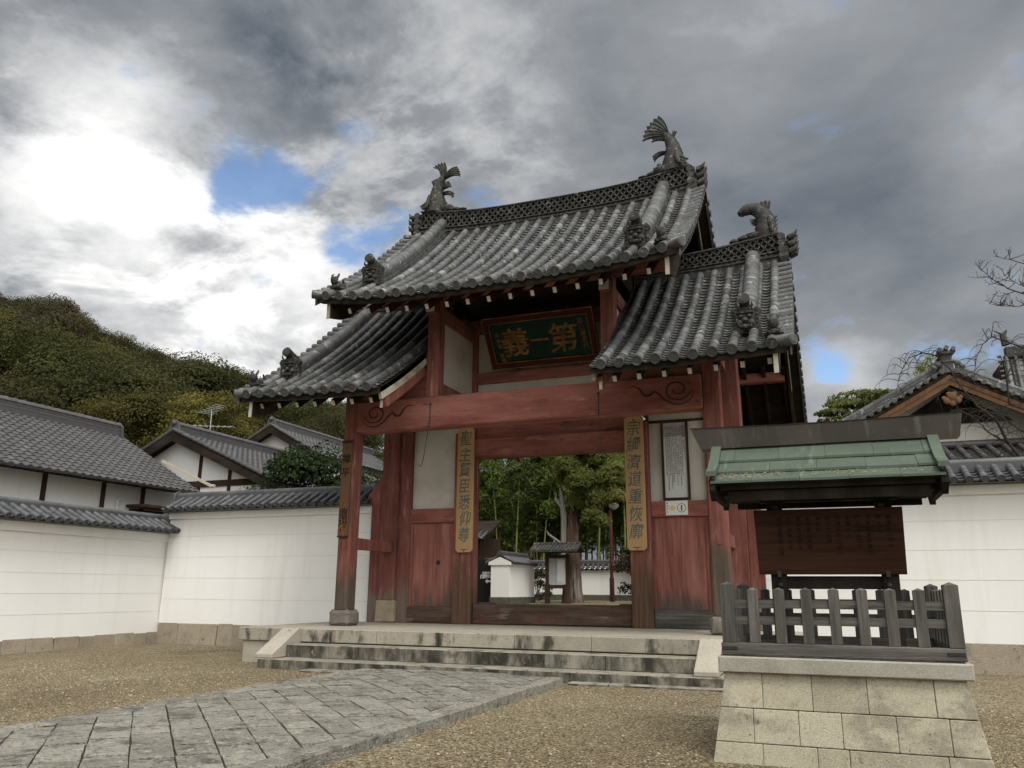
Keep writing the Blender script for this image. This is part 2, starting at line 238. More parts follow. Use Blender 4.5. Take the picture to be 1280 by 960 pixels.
MT['board_brown'] = mat('dark_brown_board', [(0.023, 0.0105, 0.0065), (0.042, 0.019, 0.011), (0.06, 0.029, 0.017)], 3, (0.2, 1, 2.2), rough=0.7, bump=0.4, bscale=18, layers=[((0.011, 0.006, 0.0045), 5, 0.52, 0.68, (0.12, 1, 2))], grain=(18, (0.05, 1, 1), 0.45))
MT['board_ink'] = mat('faded_ink', [(0.009, 0.0055, 0.0045), (0.016, 0.009, 0.007)], 8, rough=0.85, bump=0)
MT['trunkdark'] = mat('bark', [(0.05, 0.04, 0.03), (0.09, 0.075, 0.058), (0.13, 0.11, 0.09)], 4, (1, 1, 0.2), rough=0.95, bump=0.7)
MT['barkred'] = mat('cedar_bark', [(0.07, 0.045, 0.032), (0.12, 0.08, 0.058), (0.18, 0.135, 0.105)], 5, (1.5, 1.5, 0.1), rough=0.95, bump=0.8, layers=[((0.26, 0.245, 0.22), 2.2, 0.50, 0.64, (1, 1, 0.2)), ((0.035, 0.025, 0.02), 5, 0.56, 0.66, (1.5, 1.5, 0.08))])
MT['barkgrey'] = mat('bleached_wood', [(0.22, 0.205, 0.18), (0.33, 0.31, 0.28)], 5, (1.5, 1.5, 0.15), rough=0.9, bump=0.5)
MT['twig'] = mat('dark_twig', [(0.035, 0.028, 0.025), (0.07, 0.058, 0.052)], 8, rough=0.9, bump=0.2)
def leafmat(n, c0, c1, c2, tr=0.3): return mat(n, [c0, c1, c2], 0.5, detail=3, rough=0.85, bump=0, var=0.75, trans=tr, spec=0.12, tint=0.4)
MT['leaf_dark'] = leafmat('dark_green_leaf', (0.022, 0.027, 0.010), (0.05, 0.053, 0.020), (0.085, 0.084, 0.033))
MT['leaf_olive'] = leafmat('olive_leaf', (0.036, 0.037, 0.013), (0.066, 0.063, 0.023), (0.10, 0.091, 0.035))
MT['leaf_brown'] = leafmat('brownish_leaf', (0.042, 0.037, 0.023), (0.07, 0.061, 0.036), (0.10, 0.085, 0.05))
MT['leaf_yellow'] = leafmat('yellow_green_leaf', (0.05, 0.048, 0.014), (0.092, 0.084, 0.024), (0.145, 0.126, 0.038))
MT['leaf_bamboo'] = leafmat('bamboo_leaf', (0.03, 0.05, 0.012), (0.10, 0.14, 0.03), (0.20, 0.235, 0.065))
MT['leaf_cedar'] = leafmat('cedar_leaf', (0.06, 0.075, 0.02), (0.135, 0.15, 0.042), (0.22, 0.215, 0.07))
MT['leaf_pine'] = leafmat('pine_needle', (0.13, 0.155, 0.04), (0.24, 0.26, 0.07), (0.33, 0.34, 0.105))
MT['leaf_shrub'] = leafmat('glossy_shrub_leaf', (0.010, 0.017, 0.008), (0.02, 0.033, 0.013), (0.042, 0.058, 0.026), 0.15)
MT['leaf_red'] = leafmat('red_autumn_leaf', (0.10, 0.03, 0.015), (0.17, 0.055, 0.025), (0.2, 0.09, 0.035))
MT['culm'] = mat('bamboo_culm', [(0.15, 0.165, 0.05), (0.25, 0.25, 0.08), (0.36, 0.33, 0.14)], 2, (1, 1, 0.3), rough=0.5, bump=0.05, var=0.5)
MT['hill'] = mat('forest_floor', [(0.022, 0.024, 0.011), (0.04, 0.04, 0.018), (0.055, 0.05, 0.024)], 0.15, rough=0.95, bump=0.3)
MT['brownwood'] = mat('brown_timber', [(0.03, 0.018, 0.013), (0.05, 0.03, 0.022), (0.075, 0.047, 0.036)], 3, (1, 1, 0.3), rough=0.8, bump=0.3)
MT['orangewood'] = mat('orange_gable_board', [(0.09, 0.048, 0.027), (0.145, 0.078, 0.043), (0.21, 0.122, 0.072)], 2.5, (0.4, 1, 0.4), rough=0.75, bump=0.25)
MT['glass'] = mat('notice_glass', [(0.30, 0.36, 0.38), (0.46, 0.53, 0.55), (0.62, 0.68, 0.70)], 2.2, rough=0.2, bump=0, spec=0.5)
MT['maroon'] = mat('maroon_paint', [(0.085, 0.03, 0.03), (0.12, 0.042, 0.04)], 3, rough=0.5, bump=0.05)
MT['metal'] = mat('galvanised_metal', [(0.40, 0.41, 0.41), (0.52, 0.53, 0.53)], 5, rough=0.4, bump=0.05, metal=0.6)
MT['flash'] = mat('beige_flashing', [(0.44, 0.40, 0.31), (0.52, 0.48, 0.38)], 3, rough=0.6, bump=0.05)
MT['sign_black'] = mat('black_signboard', [(0.012, 0.012, 0.013), (0.02, 0.02, 0.021)], 3, rough=0.5, bump=0.03)
MT['rubble'] = mat('rubble_stone', [(0.05, 0.052, 0.042), (0.10, 0.10, 0.082), (0.16, 0.155, 0.125)], 5, rough=0.9, bump=0.9, bscale=10, bdist=0.05, var=0.4)
# ------------------------------------------------------------------ mesh helpers
def smooth_path(p, n=5):
    p = [Vector(q) for q in p]; out = []
    for i in range(len(p)-1):
        a, b, c, d = p[max(i-1, 0)], p[i], p[i+1], p[min(i+2, len(p)-1)]
        for k in range(n):
            t = k/n; out.append(0.5*((2*b)+(c-a)*t+(2*a-5*b+4*c-d)*t*t+(3*b-a-3*c+d)*t**3))
    return out+[p[-1]]
class MB:
    """collects faces; build() links them as ONE mesh object"""
    def __init__(s, xf=None): s.v = []; s.f = []; s.c = []; s.xf = xf; s.a = []
    def add(s, pts, faces, var=None):
        o = len(s.v); s.a.append((o, len(s.f)))
        s.v.extend([tuple(s.xf(Vector(p))) if s.xf else tuple(p) for p in pts])
        for f in faces: s.f.append([o+i for i in f]); s.c.append(0.5 if var is None else var)
    def quad(s, a, b, c, d, var=None): s.add([a, b, c, d], [(0, 1, 2, 3)], var)
    def hexa(s, p, var=None):            # 8 points: bottom loop then top loop
        s.add(p, [(3, 2, 1, 0), (4, 5, 6, 7), (0, 1, 5, 4), (1, 2, 6, 5), (2, 3, 7, 6), (3, 0, 4, 7)], var)
    def box(s, x0, x1, y0, y1, z0, z1, var=None, ch=0.0):
        if ch <= 0:
            s.hexa([(x0, y0, z0), (x1, y0, z0), (x1, y1, z0), (x0, y1, z0), (x0, y0, z1), (x1, y0, z1), (x1, y1, z1), (x0, y1, z1)], var); return
        ch = min(ch, (x1-x0)*.45, (y1-y0)*.45, (z1-z0)*.45)
        # every edge chamfered
        V = []
        for ax in range(3):
            for i in range(8):
                p = []
                for k, (lo, hi) in enumerate(((x0, x1), (y0, y1), (z0, z1))):
                    b = (i >> k) & 1; q = hi if b else lo
                    if k != ax: q += (-ch if b else ch)
                    p.append(q)
                V.append(p)
        F = []
        for ax in range(3):
            a, b = [k for k in range(3) if k != ax]
            for side in (0, 1):
                F.append([ax*8+((side << ax) | (i << a) | (j << b)) for i, j in ((0, 0), (1, 0), (1, 1), (0, 1))])
        for ax in range(3):              # edges along ax
            a, b = [k for k in range(3) if k != ax]
            for i in (0, 1):
                for j in (0, 1):
                    c0 = (i << a) | (j << b); c1 = c0 | (1 << ax)
                    F.append([a*8+c0, a*8+c1, b*8+c1, b*8+c0])
        for i in range(8): F.append([i, 8+i, 16+i])
        s.add(V, F, var)
    def bar(s, p0, p1, w, h, up=(0, 0, 1), var=None):
        p0, p1, up = Vector(p0), Vector(p1), Vector(up); d = (p1-p0).normalized()
        sx = d.cross(up).normalized()*w/2; sz = sx.cross(d).normalized()*h/2
        s.hexa([p0-sx-sz, p0+sx-sz, p1+sx-sz, p1-sx-sz, p0-sx+sz, p0+sx+sz, p1+sx+sz, p1-sx+sz], var)
    def tube(s, path, rad, n=8, var=None, caps=True, flat=None):
        path = [Vector(p) for p in path]; k = len(path)
        if isinstance(rad, (int, float)): rad = [rad]*k
        pts = []; ref = None
        for i, p in enumerate(path):
            t = (path[min(i+1, k-1)]-path[max(i-1, 0)]).normalized()
            if ref is None:
                ref = Vector((0, 0, 1)) if abs(t.z) < 0.9 else Vector((1, 0, 0))
            a = t.cross(ref)
            a = a.normalized() if a.length > 1e-6 else Vector((1, 0, 0)); b = t.cross(a).normalized(); ref = a.cross(t)
            for j in range(n):
                an = 2*math.pi*j/n
                ra = rad[i]; fx = flat[i] if flat else 1.0
                pts.append(p+a*math.cos(an)*ra*fx+b*math.sin(an)*ra)
        F = [(i*n+j, i*n+(j+1) % n, (i+1)*n+(j+1) % n, (i+1)*n+j) for i in range(k-1) for j in range(n)]
        if caps: F += [list(range(n))[::-1], [(k-1)*n+j for j in range(n)]]
        s.add(pts, F, var)
    def disc(s, c, nrm, r, th, n=16, var=None):
        c = Vector(c); nrm = Vector(nrm).normalized(); s.tube([c, c+nrm*th], r, n, var)
    def prism(s, poly, vec, var=None):
        poly = [Vector(p) for p in poly]; vec = Vector(vec); n = len(poly)
        s.add(poly+[p+vec for p in poly], [list(range(n))[::-1], list(range(n, 2*n))]+[(i, (i+1) % n, n+(i+1) % n, n+i) for i in range(n)], var)
    def ball(s, c, r, sc=(1, 1, 1), nu=10, nv=6, var=None, jit=0, seed=0):
        rng = random.Random(seed); pts = []; c = Vector(c)
        pts.append(c+Vector((0, 0, -r*sc[2])))
        for i in range(1, nv):
            th = math.pi*i/nv-math.pi/2
            for j in range(nu):
                ph = 2*math.pi*j/nu; q = 1+rng.uniform(-jit, jit)
                pts.append(c+Vector((math.cos(th)*math.cos(ph)*r*sc[0]*q, math.cos(th)*math.sin(ph)*r*sc[1]*q, math.sin(th)*r*sc[2]*q)))
        pts.append(c+Vector((0, 0, r*sc[2])))
        F = [(0, 1+(j+1) % nu, 1+j) for j in range(nu)]
        for i in range(nv-2):
            for j in range(nu): F.append((1+i*nu+j, 1+i*nu+(j+1) % nu, 1+(i+1)*nu+(j+1) % nu, 1+(i+1)*nu+j))
        t = len(pts)-1; b = 1+(nv-2)*nu
        F += [(b+j, b+(j+1) % nu, t) for j in range(nu)]
        s.add(pts, F, var)
    def grid(s, rows, var=None, closed=False):
        n = len(rows[0]); pts = [p for r in rows for p in r]
        s.add(pts, [(i*n+j, i*n+j+1, (i+1)*n+j+1, (i+1)*n+j) for i in range(len(rows)-1) for j in range(n-1)], var)
    def mesh(s, name, material, off=(0, 0, 0), smooth=False):
        me = bpy.data.meshes.new(name); off = Vector(off)
        me.from_pydata([tuple(Vector(p)-off) for p in s.v], [], s.f)
        at_ = me.attributes.new('var', 'FLOAT', 'FACE'); at_.data.foreach_set('value', s.c)
        if smooth:
            me.polygons.foreach_set('use_smooth', [True]*len(me.polygons))
        me.materials.append(MT[material] if isinstance(material, str) else material); me.update()
        return me
    def pieces(s):
        """shapes that stand apart from each other become parts of their own"""
        k = len(s.a)
        if not 2 <= k <= 500: return [s]
        ends = s.a[1:]+[(len(s.v), len(s.f))]; lo, hi = [], []
        for (v0, _), (v1, _) in zip(s.a, ends):
            q = s.v[v0:v1]; lo.append([min(p[i] for p in q) for i in range(3)]); hi.append([max(p[i] for p in q) for i in range(3)])
        size = [max(h[i]-l[i] for i in range(3)) for l, h in zip(lo, hi)]; par = list(range(k))
        def find(x):
            while par[x] != x: par[x] = par[par[x]]; x = par[x]
            return x
        for i in range(k):
            for j in range(i):
                g = math.sqrt(sum(max(0, lo[i][q]-hi[j][q], lo[j][q]-hi[i][q])**2 for q in range(3)))
                if g <= max(.02, .5*max(size[i], size[j])): par[find(i)] = find(j)
        roots = {}
        for i in range(k): roots.setdefault(find(i), []).append(i)
        if len(roots) < 2 or len(roots) > 30: return [s]
        out = []
        for idx in roots.values():
            m_ = MB()
            for i in idx:
                (v0, f0), (v1, f1) = s.a[i], ends[i]; o = len(m_.v); m_.a.append((o, len(m_.f))); m_.v += s.v[v0:v1]; m_.f += [[o+x-v0 for x in f] for f in s.f[f0:f1]]; m_.c += s.c[f0:f1]
            out.append(m_)
        return out
    def build(s, name, material, parent=None, smooth=False, bevel=0.0, label=None):
        if parent and 'lettering' not in name and name not in ('print',):
            ps = s.pieces()
            if len(ps) > 1: return [p._build(name, material, parent, smooth, bevel, label) for p in ps][0]
        return s._build(name, material, parent, smooth, bevel, label)
    def _build(s, name, material, parent=None, smooth=False, bevel=0.0, label=None):
        off = parent_off(parent) if parent else Vector()
        me = s.mesh(name, material, off, smooth)
        o = bpy.data.objects.new(name, me); COL.objects.link(o)
        if parent: o.parent = parent
        if smooth: me.shade_auto(35) if hasattr(me, 'shade_auto') else smooth_by_angle(me)
        if bevel:
            b = o.modifiers.new('edge', 'BEVEL'); b.width = bevel; b.segments = 2; b.limit_method = 'ANGLE'; b.angle_limit = R(40)
        if label: o['label'] = label
        return o
def smooth_by_angle(me, ang=R(40)):
    import bmesh
    bm = bmesh.new(); bm.from_mesh(me)
    for e in bm.edges:
        e.smooth = not (len(e.link_faces) == 2 and e.calc_face_angle(0) > ang)
    bm.to_mesh(me); bm.free()
def parent_off(o):
    p = Vector()
    while o: p += Vector(o.location); o = o.parent
    return p
def thing(name, label, cat, loc=(0, 0, 0), group=None):
    o = bpy.data.objects.new(name, None); COL.objects.link(o); o.location = loc; o.empty_display_size = 0.2
    return tag(o, label, cat, group)
def tag(o, label, cat, group=None):
    o['label'] = label; o['category'] = cat
    if group: o['group'] = group
    return o
def structure(o): o['kind'] = 'structure'; return o
def copy_tree(o, parent=None):
    c = o.copy(); COL.objects.link(c)
    if parent: c.parent = parent
    for ch in list(o.children): copy_tree(ch, c)
    return c
_glyphs = {}
def glyph(ch, bold=0.0):
    """outline of a character as flat triangles about its centre, one unit high"""
    key = (ch, bold)
    if key not in _glyphs:
        cu = bpy.data.curves.new('glyph', 'FONT'); cu.body = ch; cu.size = 1.0; cu.offset = bold; cu.resolution_u = 3
        ob = bpy.data.objects.new('glyph', cu); COL.objects.link(ob)
        me = ob.evaluated_get(bpy.context.evaluated_depsgraph_get()).to_mesh()
        vs = [Vector(v.co) for v in me.vertices]; fs = [list(p.vertices) for p in me.polygons]
        ob.to_mesh_clear(); bpy.data.objects.remove(ob); bpy.data.curves.remove(cu)
        if vs:
            x0 = min(v.x for v in vs); x1 = max(v.x for v in vs); y0 = min(v.y for v in vs); y1 = max(v.y for v in vs)
            c = Vector(((x0+x1)/2, (y0+y1)/2, 0)); vs = [v-c for v in vs]
        _glyphs[key] = (vs, fs)
    return _glyphs[key]
def write(mb, ch, c, right, up, size, bold=0.0, shear=0.0, wob=0.0, seed=0, var=None, sx=1.0):
    """put one character on a surface, brush-like when wob > 0"""
    vs, fs = glyph(ch, bold); right = Vector(right); up = Vector(up); c = Vector(c); pts = []
    for v in vs:
        x, y = v.x*sx, v.y
        if wob:
            q = noise.noise_vector(Vector((x*2.2+seed*7.1, y*2.2, seed*3.3))); q2 = noise.noise_vector(Vector((x*6+seed, y*6, 5.5)))
            x += q.x*wob+q2.x*wob*0.4; y += q.y*wob+q2.y*wob*0.4
        x += y*shear
        pts.append(c+right*(x*size)+up*(y*size))
    mb.add(pts, fs, var)

# ------------------------------------------------------------------ roofs of round and pan tiles
def tile_roof(cov, pan, S, rows, u0, u1, r, seg, lift_n, edge_x=None, seed=1, cap=True, panstep=None, pw=None):
    """S(x, u) -> point on the roof; rows: x of each round-tile row; cov and pan receive the faces"""
    rng = random.Random(seed)
    def nrm(x, u):
        a = S(x+0.05, u)-S(x-0.05, u); b = S(x, u+0.01)-S(x, u-0.01); n = a.cross(b)
        n = n if n.z > 0 else -n
        return n.normalized(), a.normalized()
    nseg = seg
    for x in rows:
        for k in range(nseg):
            ua, ub = u0+(u1-u0)*k/nseg, u0+(u1-u0)*(k+1)/nseg+0.004
            ring = []
            for (u, rr, li) in ((ua, r*0.975, 0.0), (ub, r*1.025, 0.003)):
                p = S(x, u); n, t = nrm(x, u); p = p+n*(lift_n+li)
                ring.append([p+t*(math.cos(a)*rr)+n*(math.sin(a)*rr) for a in [R(-15+210*i/8) for i in range(9)]])
            v = min(1, max(0, rng.gauss(0.45, 0.3)))
            cov.grid(ring, v)
            c = S(x, ub)+nrm(x, ub)[0]*lift_n
            cov.add([c]+ring[1], [(0, i+1, i+2) for i in range(8)], v*0.6)
        if cap:
            p = S(x, u1); n, t = nrm(x, u1); d = (S(x, u1)-S(x, u1-0.02)).normalized(); c = p+n*lift_n+d*0.01
            v = rng.uniform(0.25, 0.6)
            cov.tube([c-d*0.02, c+d*0.05], r*1.12, 18, v)
            cc = c+d*0.05; ring = lambda q, e: [cc+d*e+(t*math.cos(2*math.pi*i/18)+n*math.sin(2*math.pi*i/18))*q for i in range(19)]
            cov.grid([ring(r*1.12, 0), ring(r*1.12, 0.012), ring(r*0.86, 0.012), ring(r*0.84, 0.0)], v*1.1)
            cov.tube([cc, cc+d*0.008], r*0.34, 10, v)
    gaps = [(a+r*0.6, b-r*0.6) for a, b in zip(rows[:-1], rows[1:])]
    if edge_x:
        if edge_x[0] is not None: gaps.insert(0, (edge_x[0], rows[0]-r*0.6))
        if edge_x[1] is not None: gaps.append((rows[-1]+r*0.6, edge_x[1]))
    np_ = panstep or nseg*2
    for (xa, xb) in gaps:
        for k in range(np_):
            ua, ub = u0+(u1-u0)*k/np_, u0+(u1-u0)*(k+1)/np_
            A, B, F = [], [], []
            v = min(1, max(0, rng.gauss(0.32, 0.22)))
            for i in range(6):
                x = xa+(xb-xa)*i/5; sag = -(1-((i-2.5)/2.5)**2)*(xb-xa)*0.17
                na = nrm(x, ua)[0]; A.append(S(x, ua)+na*(sag-0.004)); q = S(x, ub)+na*(sag+0.026); B.append(q); F.append(q-na*0.036)
            pan.grid([A, B, F], v)
def slope_normal(S, x, u):
    a = S(x+0.05, u)-S(x-0.05, u); b = S(x, u+0.01)-S(x, u-0.01); n = a.cross(b)
    return (n if n.z > 0 else -n).normalized()
# ------------------------------------------------------------------ setting: ground and paths
def ground_z(x, y):
    if y < 2.45: return -0.7+0.012*math.sin(x*0.9)*math.cos(y*0.7)
    if y < 2.65: return -0.7+0.68*(y-2.45)/0.2
    return min(0.36, -0.02+(y-2.65)*0.028)
def build_ground():
    mb = MB(); xs = [-400, -200, -100, -60, -40, -25]+[-18+i*1.0 for i in range(39)]+[30, 45, 70, 120, 200, 400]
    ys = [-300, -120, -60, -35]+[-22+i*0.8 for i in range(30)]+[2.44, 2.66, 4, 7, 10, 13, 16, 20, 25, 35, 50, 80, 150, 300, 700]
    mb.grid([[Vector((x, y, ground_z(x, y))) for x in xs] for y in ys])
    structure(mb.build('ground', 'gravel', smooth=True))
    # loose pebbles in front of the camera
    mb = MB(); rng = random.Random(4)
    for i in range(4200):
        x = rng.uniform(-9, 10); y = -2.9-abs(rng.gauss(0, 4.2))
        if -1.95 < x < 1.95 or (4.9 < x < 7.4 and y > -8.2) or y < -12: continue
        r = rng.uniform(0.008, 0.018); mb.ball((x, y, ground_z(x, y)+r*0.3), r, (1, rng.uniform(0.7, 1), 0.6), 5, 3, rng.random(), 0.15, i)
    o = mb.build('gravel_stones', 'pebble'); o['kind'] = 'stuff'; tag(o, 'loose tan gravel stones scattered over the forecourt', 'gravel')
build_ground()
def path_z(x): return -0.60+0.035*(1-(x/1.9)**2)
def build_path():
    W, s = 1.88, 0.355; rng = random.Random(8)
    bed = MB(); bed.grid([[Vector((x, y, path_z(x)-0.018)) for x in [-1.85+3.7*i/12 for i in range(13)]] for y in (-16, -12, -8, -5, -2.86)])
    slab = MB(); b0 = 1.60          # 45 degree slabs between two kerbs
    def clip(poly, ax, lim, keep_less):
        out = []
        for i in range(len(poly)):
            p, q = poly[i], poly[(i+1) % len(poly)]; a = (p[ax] <= lim) == keep_less or p[ax] == lim; b = (q[ax] <= lim) == keep_less or q[ax] == lim
            if a: out.append(p)
            if a != b:
                t = (lim-p[ax])/(q[ax]-p[ax]); out.append((p[0]+(q[0]-p[0])*t, p[1]+(q[1]-p[1])*t))
        return out
    g = 0.008
    for i in range(-70, 70):
        off = rng.uniform(0.0, 1.0)*s
        for j in range(-70, 70):
            # courses run along one diagonal and are broken at uneven lengths along the other
            a0, a1 = i*s*1.0+g, (i+1)*s*1.0-g; c0, c1 = j*s*1.2+off+g*1.3, (j+1)*s*1.2+off-g*1.3
            P = []
            for (a, c) in ((a0, c0), (a1, c0), (a1, c1), (a0, c1)):
                a += rng.uniform(-.007, .007); c += rng.uniform(-.007, .007); P.append(((a-c)*math.sqrt(.5), (a+c)*math.sqrt(.5)-9))
            if min(p[1] for p in P) > -2.86 or max(p[1] for p in P) < -16 or min(p[0] for p in P) > b0 or max(p[0] for p in P) < -b0: continue
            for ax, lim, less in ((0, b0-.012, True), (0, -b0+.012, False), (1, -2.88, True), (1, -16, False)):
                P = clip(P, ax, lim, less)
                if len(P) < 3: break
            if len(P) < 3: continue
            v = rng.random(); dz = rng.uniform(-.009, .007); tx = rng.uniform(-.008, .008)
            slab.prism([Vector((x, y, path_z(x)-0.03)) for x, y in P], (0, 0, 0.03+dz), v)
    kerb = MB()
    for sg in (-1, 1):
        y = -16
        while y < -2.9:
            L = rng.uniform(0.9, 1.6); y1 = min(y+L, -2.88); x0, x1 = sorted((sg*b0, sg*W)); zt = path_z(b0)+0.004+rng.uniform(-.004, .006)
            kerb.box(x0, x1, y+.004, y1-.004, -0.76, zt, rng.random(), 0.012); y = y1
    root = structure(bed.build('paving_path', 'joint'))
    o = slab.build('paving_slabs', 'paving', root, bevel=0.004); o2 = kerb.build('kerb', 'paving', root)
build_path()

# ------------------------------------------------------------------ stone platform with steps
def build_platform():
    rng = random.Random(3)
    t = thing('stone_platform', 'pale stone platform with three mossy steps and sloped side stones under the red gate', 'platform', (0, -1.65, -0.7))
    mb = MB(); mb.box(-5.68, 5.6, -1.20, 6.2, -0.68, -0.002, 0.55)
    for k in range(9):                                     # floor flags
        pass
    mb.build('platform_floor', 'stone', t)
    mb = MB(); xs = [-5.68, -4.52, -3.4, -2.35, -1.0, 0.55, 2.02, 3.9, 5.6]
    for a, b in zip(xs[:-1], xs[1:]): mb.box(a+.003, b-.003, -1.65, -1.203, -0.26, 0.0, rng.random(), 0.012)
    mb.build('edge_stone', 'stone_edge', t)
    mb = MB(); mb.box(-5.58, -5.05, -1.60, 2.0, -0.75, -0.263, 0.6, 0.01); mb.box(-5.045, -4.5, -1.60, -1.0, -0.75, -0.263, 0.4, 0.01); mb.box(4.3, 5.5, -1.60, 2.0, -0.75, -0.263, 0.6, 0.01)
    mb.build('base_course', 'stone', t)
    for (x0, x1, y0, y1, z0, z1, cuts) in ((-4.08, 3.93, -2.15, -1.655, -0.52, -0.275, (-3.1, -1.75, -0.1, 1.3, 2.4)), (-4.4, 4.42, -2.62, -1.8, -0.72, -0.52, (-3.2, -1.9, -0.6, 0.9, 1.9, 3.2))):
        mb = MB(); xs = [x0, *cuts, x1]
        for a, b in zip(xs[:-1], xs[1:]): mb.box(a+.003, b-.003, y0, y1, z0, z1, rng.random(), 0.014)
        mb.build('step', 'stone_moss', t)
    mb = MB()
    for a, b, y in ((-3.2, -2.2, -2.92), (1.95, 2.6, -2.86), (2.62, 4.6, -2.80)): mb.box(a, b, y, -2.5, -0.76, -0.662, rng.random(), 0.015)
    mb.build('footing_slab', 'stone_moss', t)
    for (xa, xb) in ((-4.5, -4.1), (3.945, 4.32)):
        mb = MB(); prof = [(-1.655, -0.50), (-1.655, 0.012), (-1.74, 0.012), (-2.56, -0.44), (-2.56, -0.515), (-2.4, -0.515)]
        mb.prism([(xa, y, z) for y, z in prof], (xb-xa, 0, 0), 0.75); mb.build('side_stone', 'stone', t, bevel=0.012)
build_platform()

# ------------------------------------------------------------------ boundary walls with tiled tops
def tiled_wall(name, label, x0, x1, z_stone, z_face, z_eave, z_ridge, xf=None, lines=(), hip_left=False, ridge_ends=(True, True), seed=0, row=0.262, zbase=-0.75, stones=(0.5, 1.0)):
    """wall along local X; its face looks to local -Y at y = 0"""
    loc = Vector(((x0+x1)/2, 0.25, -0.7)); loc = xf(loc) if xf else loc
    t = thing(name, label, 'wall', loc); rng = random.Random(seed); TH = 0.52
    mb = MB(xf); x = x0
    while x < x1-0.05:
        L = rng.uniform(*stones); xe = min(x+L, x1)
        if x1-xe < 0.3: xe = x1
        zt = z_stone+rng.uniform(-0.02, 0.012); yo = rng.uniform(-0.015, 0.02)
        sk = rng.uniform(-.03, .03)
        mb.hexa([(x+.008, -0.10+yo, zbase), (xe-.008, -0.10+yo, zbase), (xe-.008, TH+.1, zbase), (x+.008, TH+.1, zbase), (x+.008+sk, -0.065+yo, zt), (xe-.008+sk*.5, -0.065+yo, zt), (xe-.008, TH+.06, zt), (x+.008, TH+.06, zt)], rng.random()); x = xe
    mb.build('stone_footing', 'stone_wall', t, bevel=0.018)
    mb = MB(xf); bt = 0.045
    mb.hexa([(x0, -bt, z_stone-.03), (x1, -bt, z_stone-.03), (x1, TH+bt, z_stone-.03), (x0, TH+bt, z_stone-.03), (x0, 0, z_face), (x1, 0, z_face), (x1, TH, z_face), (x0, TH, z_face)])
    mb.build('plaster_face', 'plaster', t)
    mb = MB(xf)
    for z in lines:
        y = -bt*(1-(z-z_stone)/(z_face-z_stone))
        mb.box(x0+.01, x1-.01, y-0.0035, y+0.02, z-0.006, z+0.006)
    mb.build('plaster_line', 'groove', t)
    mb = MB(xf); mb.box(x0, x1, -0.085, TH+.085, z_face+.001, z_eave-0.06, None, 0.02); mb.build('eave_band', 'plaster', t)
    cov = pan = MB(xf); ym = TH/2; run = 0.66; Hh = z_ridge-0.19-z_eave
    n = int((x1-x0)/row); rows = [x0+(x1-x0-n*row)/2+row*(i+.5) for i in range(n)]
    for sg in (-1, 1):
        S = lambda x, u: Vector((x, ym+sg*u*run, z_eave+Hh*(1-u)))
        tile_roof(cov, pan, S, rows, 0.12, 1.0, 0.066, 3, 0.03, (x0, x1), seed+sg, True, 4)
    soff = MB(xf); soff.prism([(x0, ym-run*.93, z_eave-.055), (x0, ym, z_ridge-0.22), (x0, ym+run*.93, z_eave-.055)], (x1-x0, 0, 0)); soff.build('roof_bed', 'tile_new', t)
    cov.build('roof_tiles', 'tile_new', t, smooth=True)
    rd = MB(xf); zr = z_ridge-0.30
    for k in range(4):
        w = 0.17-0.022*k; xx = x0
        while xx < x1:
            xe = min(xx+0.30, x1); rd.box(xx+.001, xe-.001, ym-w, ym+w, zr+k*0.05, zr+k*0.05+0.046, rng.gauss(.45, .15)); xx = xe
    xx = x0
    while xx < x1-0.02:
        xe = min(xx+0.30, x1)
        rd.grid([[Vector((q, ym+math.cos(R(a))*rr, zr+0.195+math.sin(R(a))*rr*1.05)) for a in range(-10, 200, 20)] for q, rr in ((xx, 0.085), (xe+.01, 0.092))], rng.gauss(.5, .15)); xx = xe
    for e, x in zip(ridge_ends, (x0, x1)):
        if e:
            sg = -1 if x == x0 else 1
            rd.prism([(x, ym+a, zr+b) for a, b in ((-.2, -.06), (.2, -.06), (.17, .2), (.1, .3), (0, .34), (-.1, .3), (-.17, .2))], (sg*0.07, 0, 0), .4)
            rd.disc((x+sg*.07, ym, zr+.18), (sg, 0, 0), .07, .04, 12, .5)
    rd.build('ridge', 'tile_new', t, smooth=True)
    return t
shift = lambda dx, dy: (lambda p: Vector((p.x+dx, p.y+dy, p.z)))
tiled_wall('boundary_wall', 'white plaster wall left of the gate, running back from the stone platform', -11.55, -4.80, -0.14, 2.69, 2.95, 3.50, shift(0, 2.2), (0.49, 1.06, 1.63, 2.21), seed=11, ridge_ends=(True, False), row=0.272)
tiled_wall('boundary_wall', 'white plaster wall right of the gate, behind the wooden notice board', 4.80, 22.0, -0.12, 2.69, 2.95, 3.46, shift(0, 2.2), (0.46, 1.04, 1.62, 2.19), seed=12, ridge_ends=(False, True), row=0.272, stones=(0.8, 1.4))
rotl = lambda p: Vector((-11.62-p.y, p.x, p.z))      # the side wall faces +X
tiled_wall('boundary_wall', 'lower white plaster side wall along the left edge, at right angles to the gate', -24.0, 2.28, -0.39, 2.05, 2.36, 2.86, rotl, (0.16, 0.64, 1.12, 1.62), seed=13, ridge_ends=(True, True), row=0.262, stones=(0.4, 0.8))
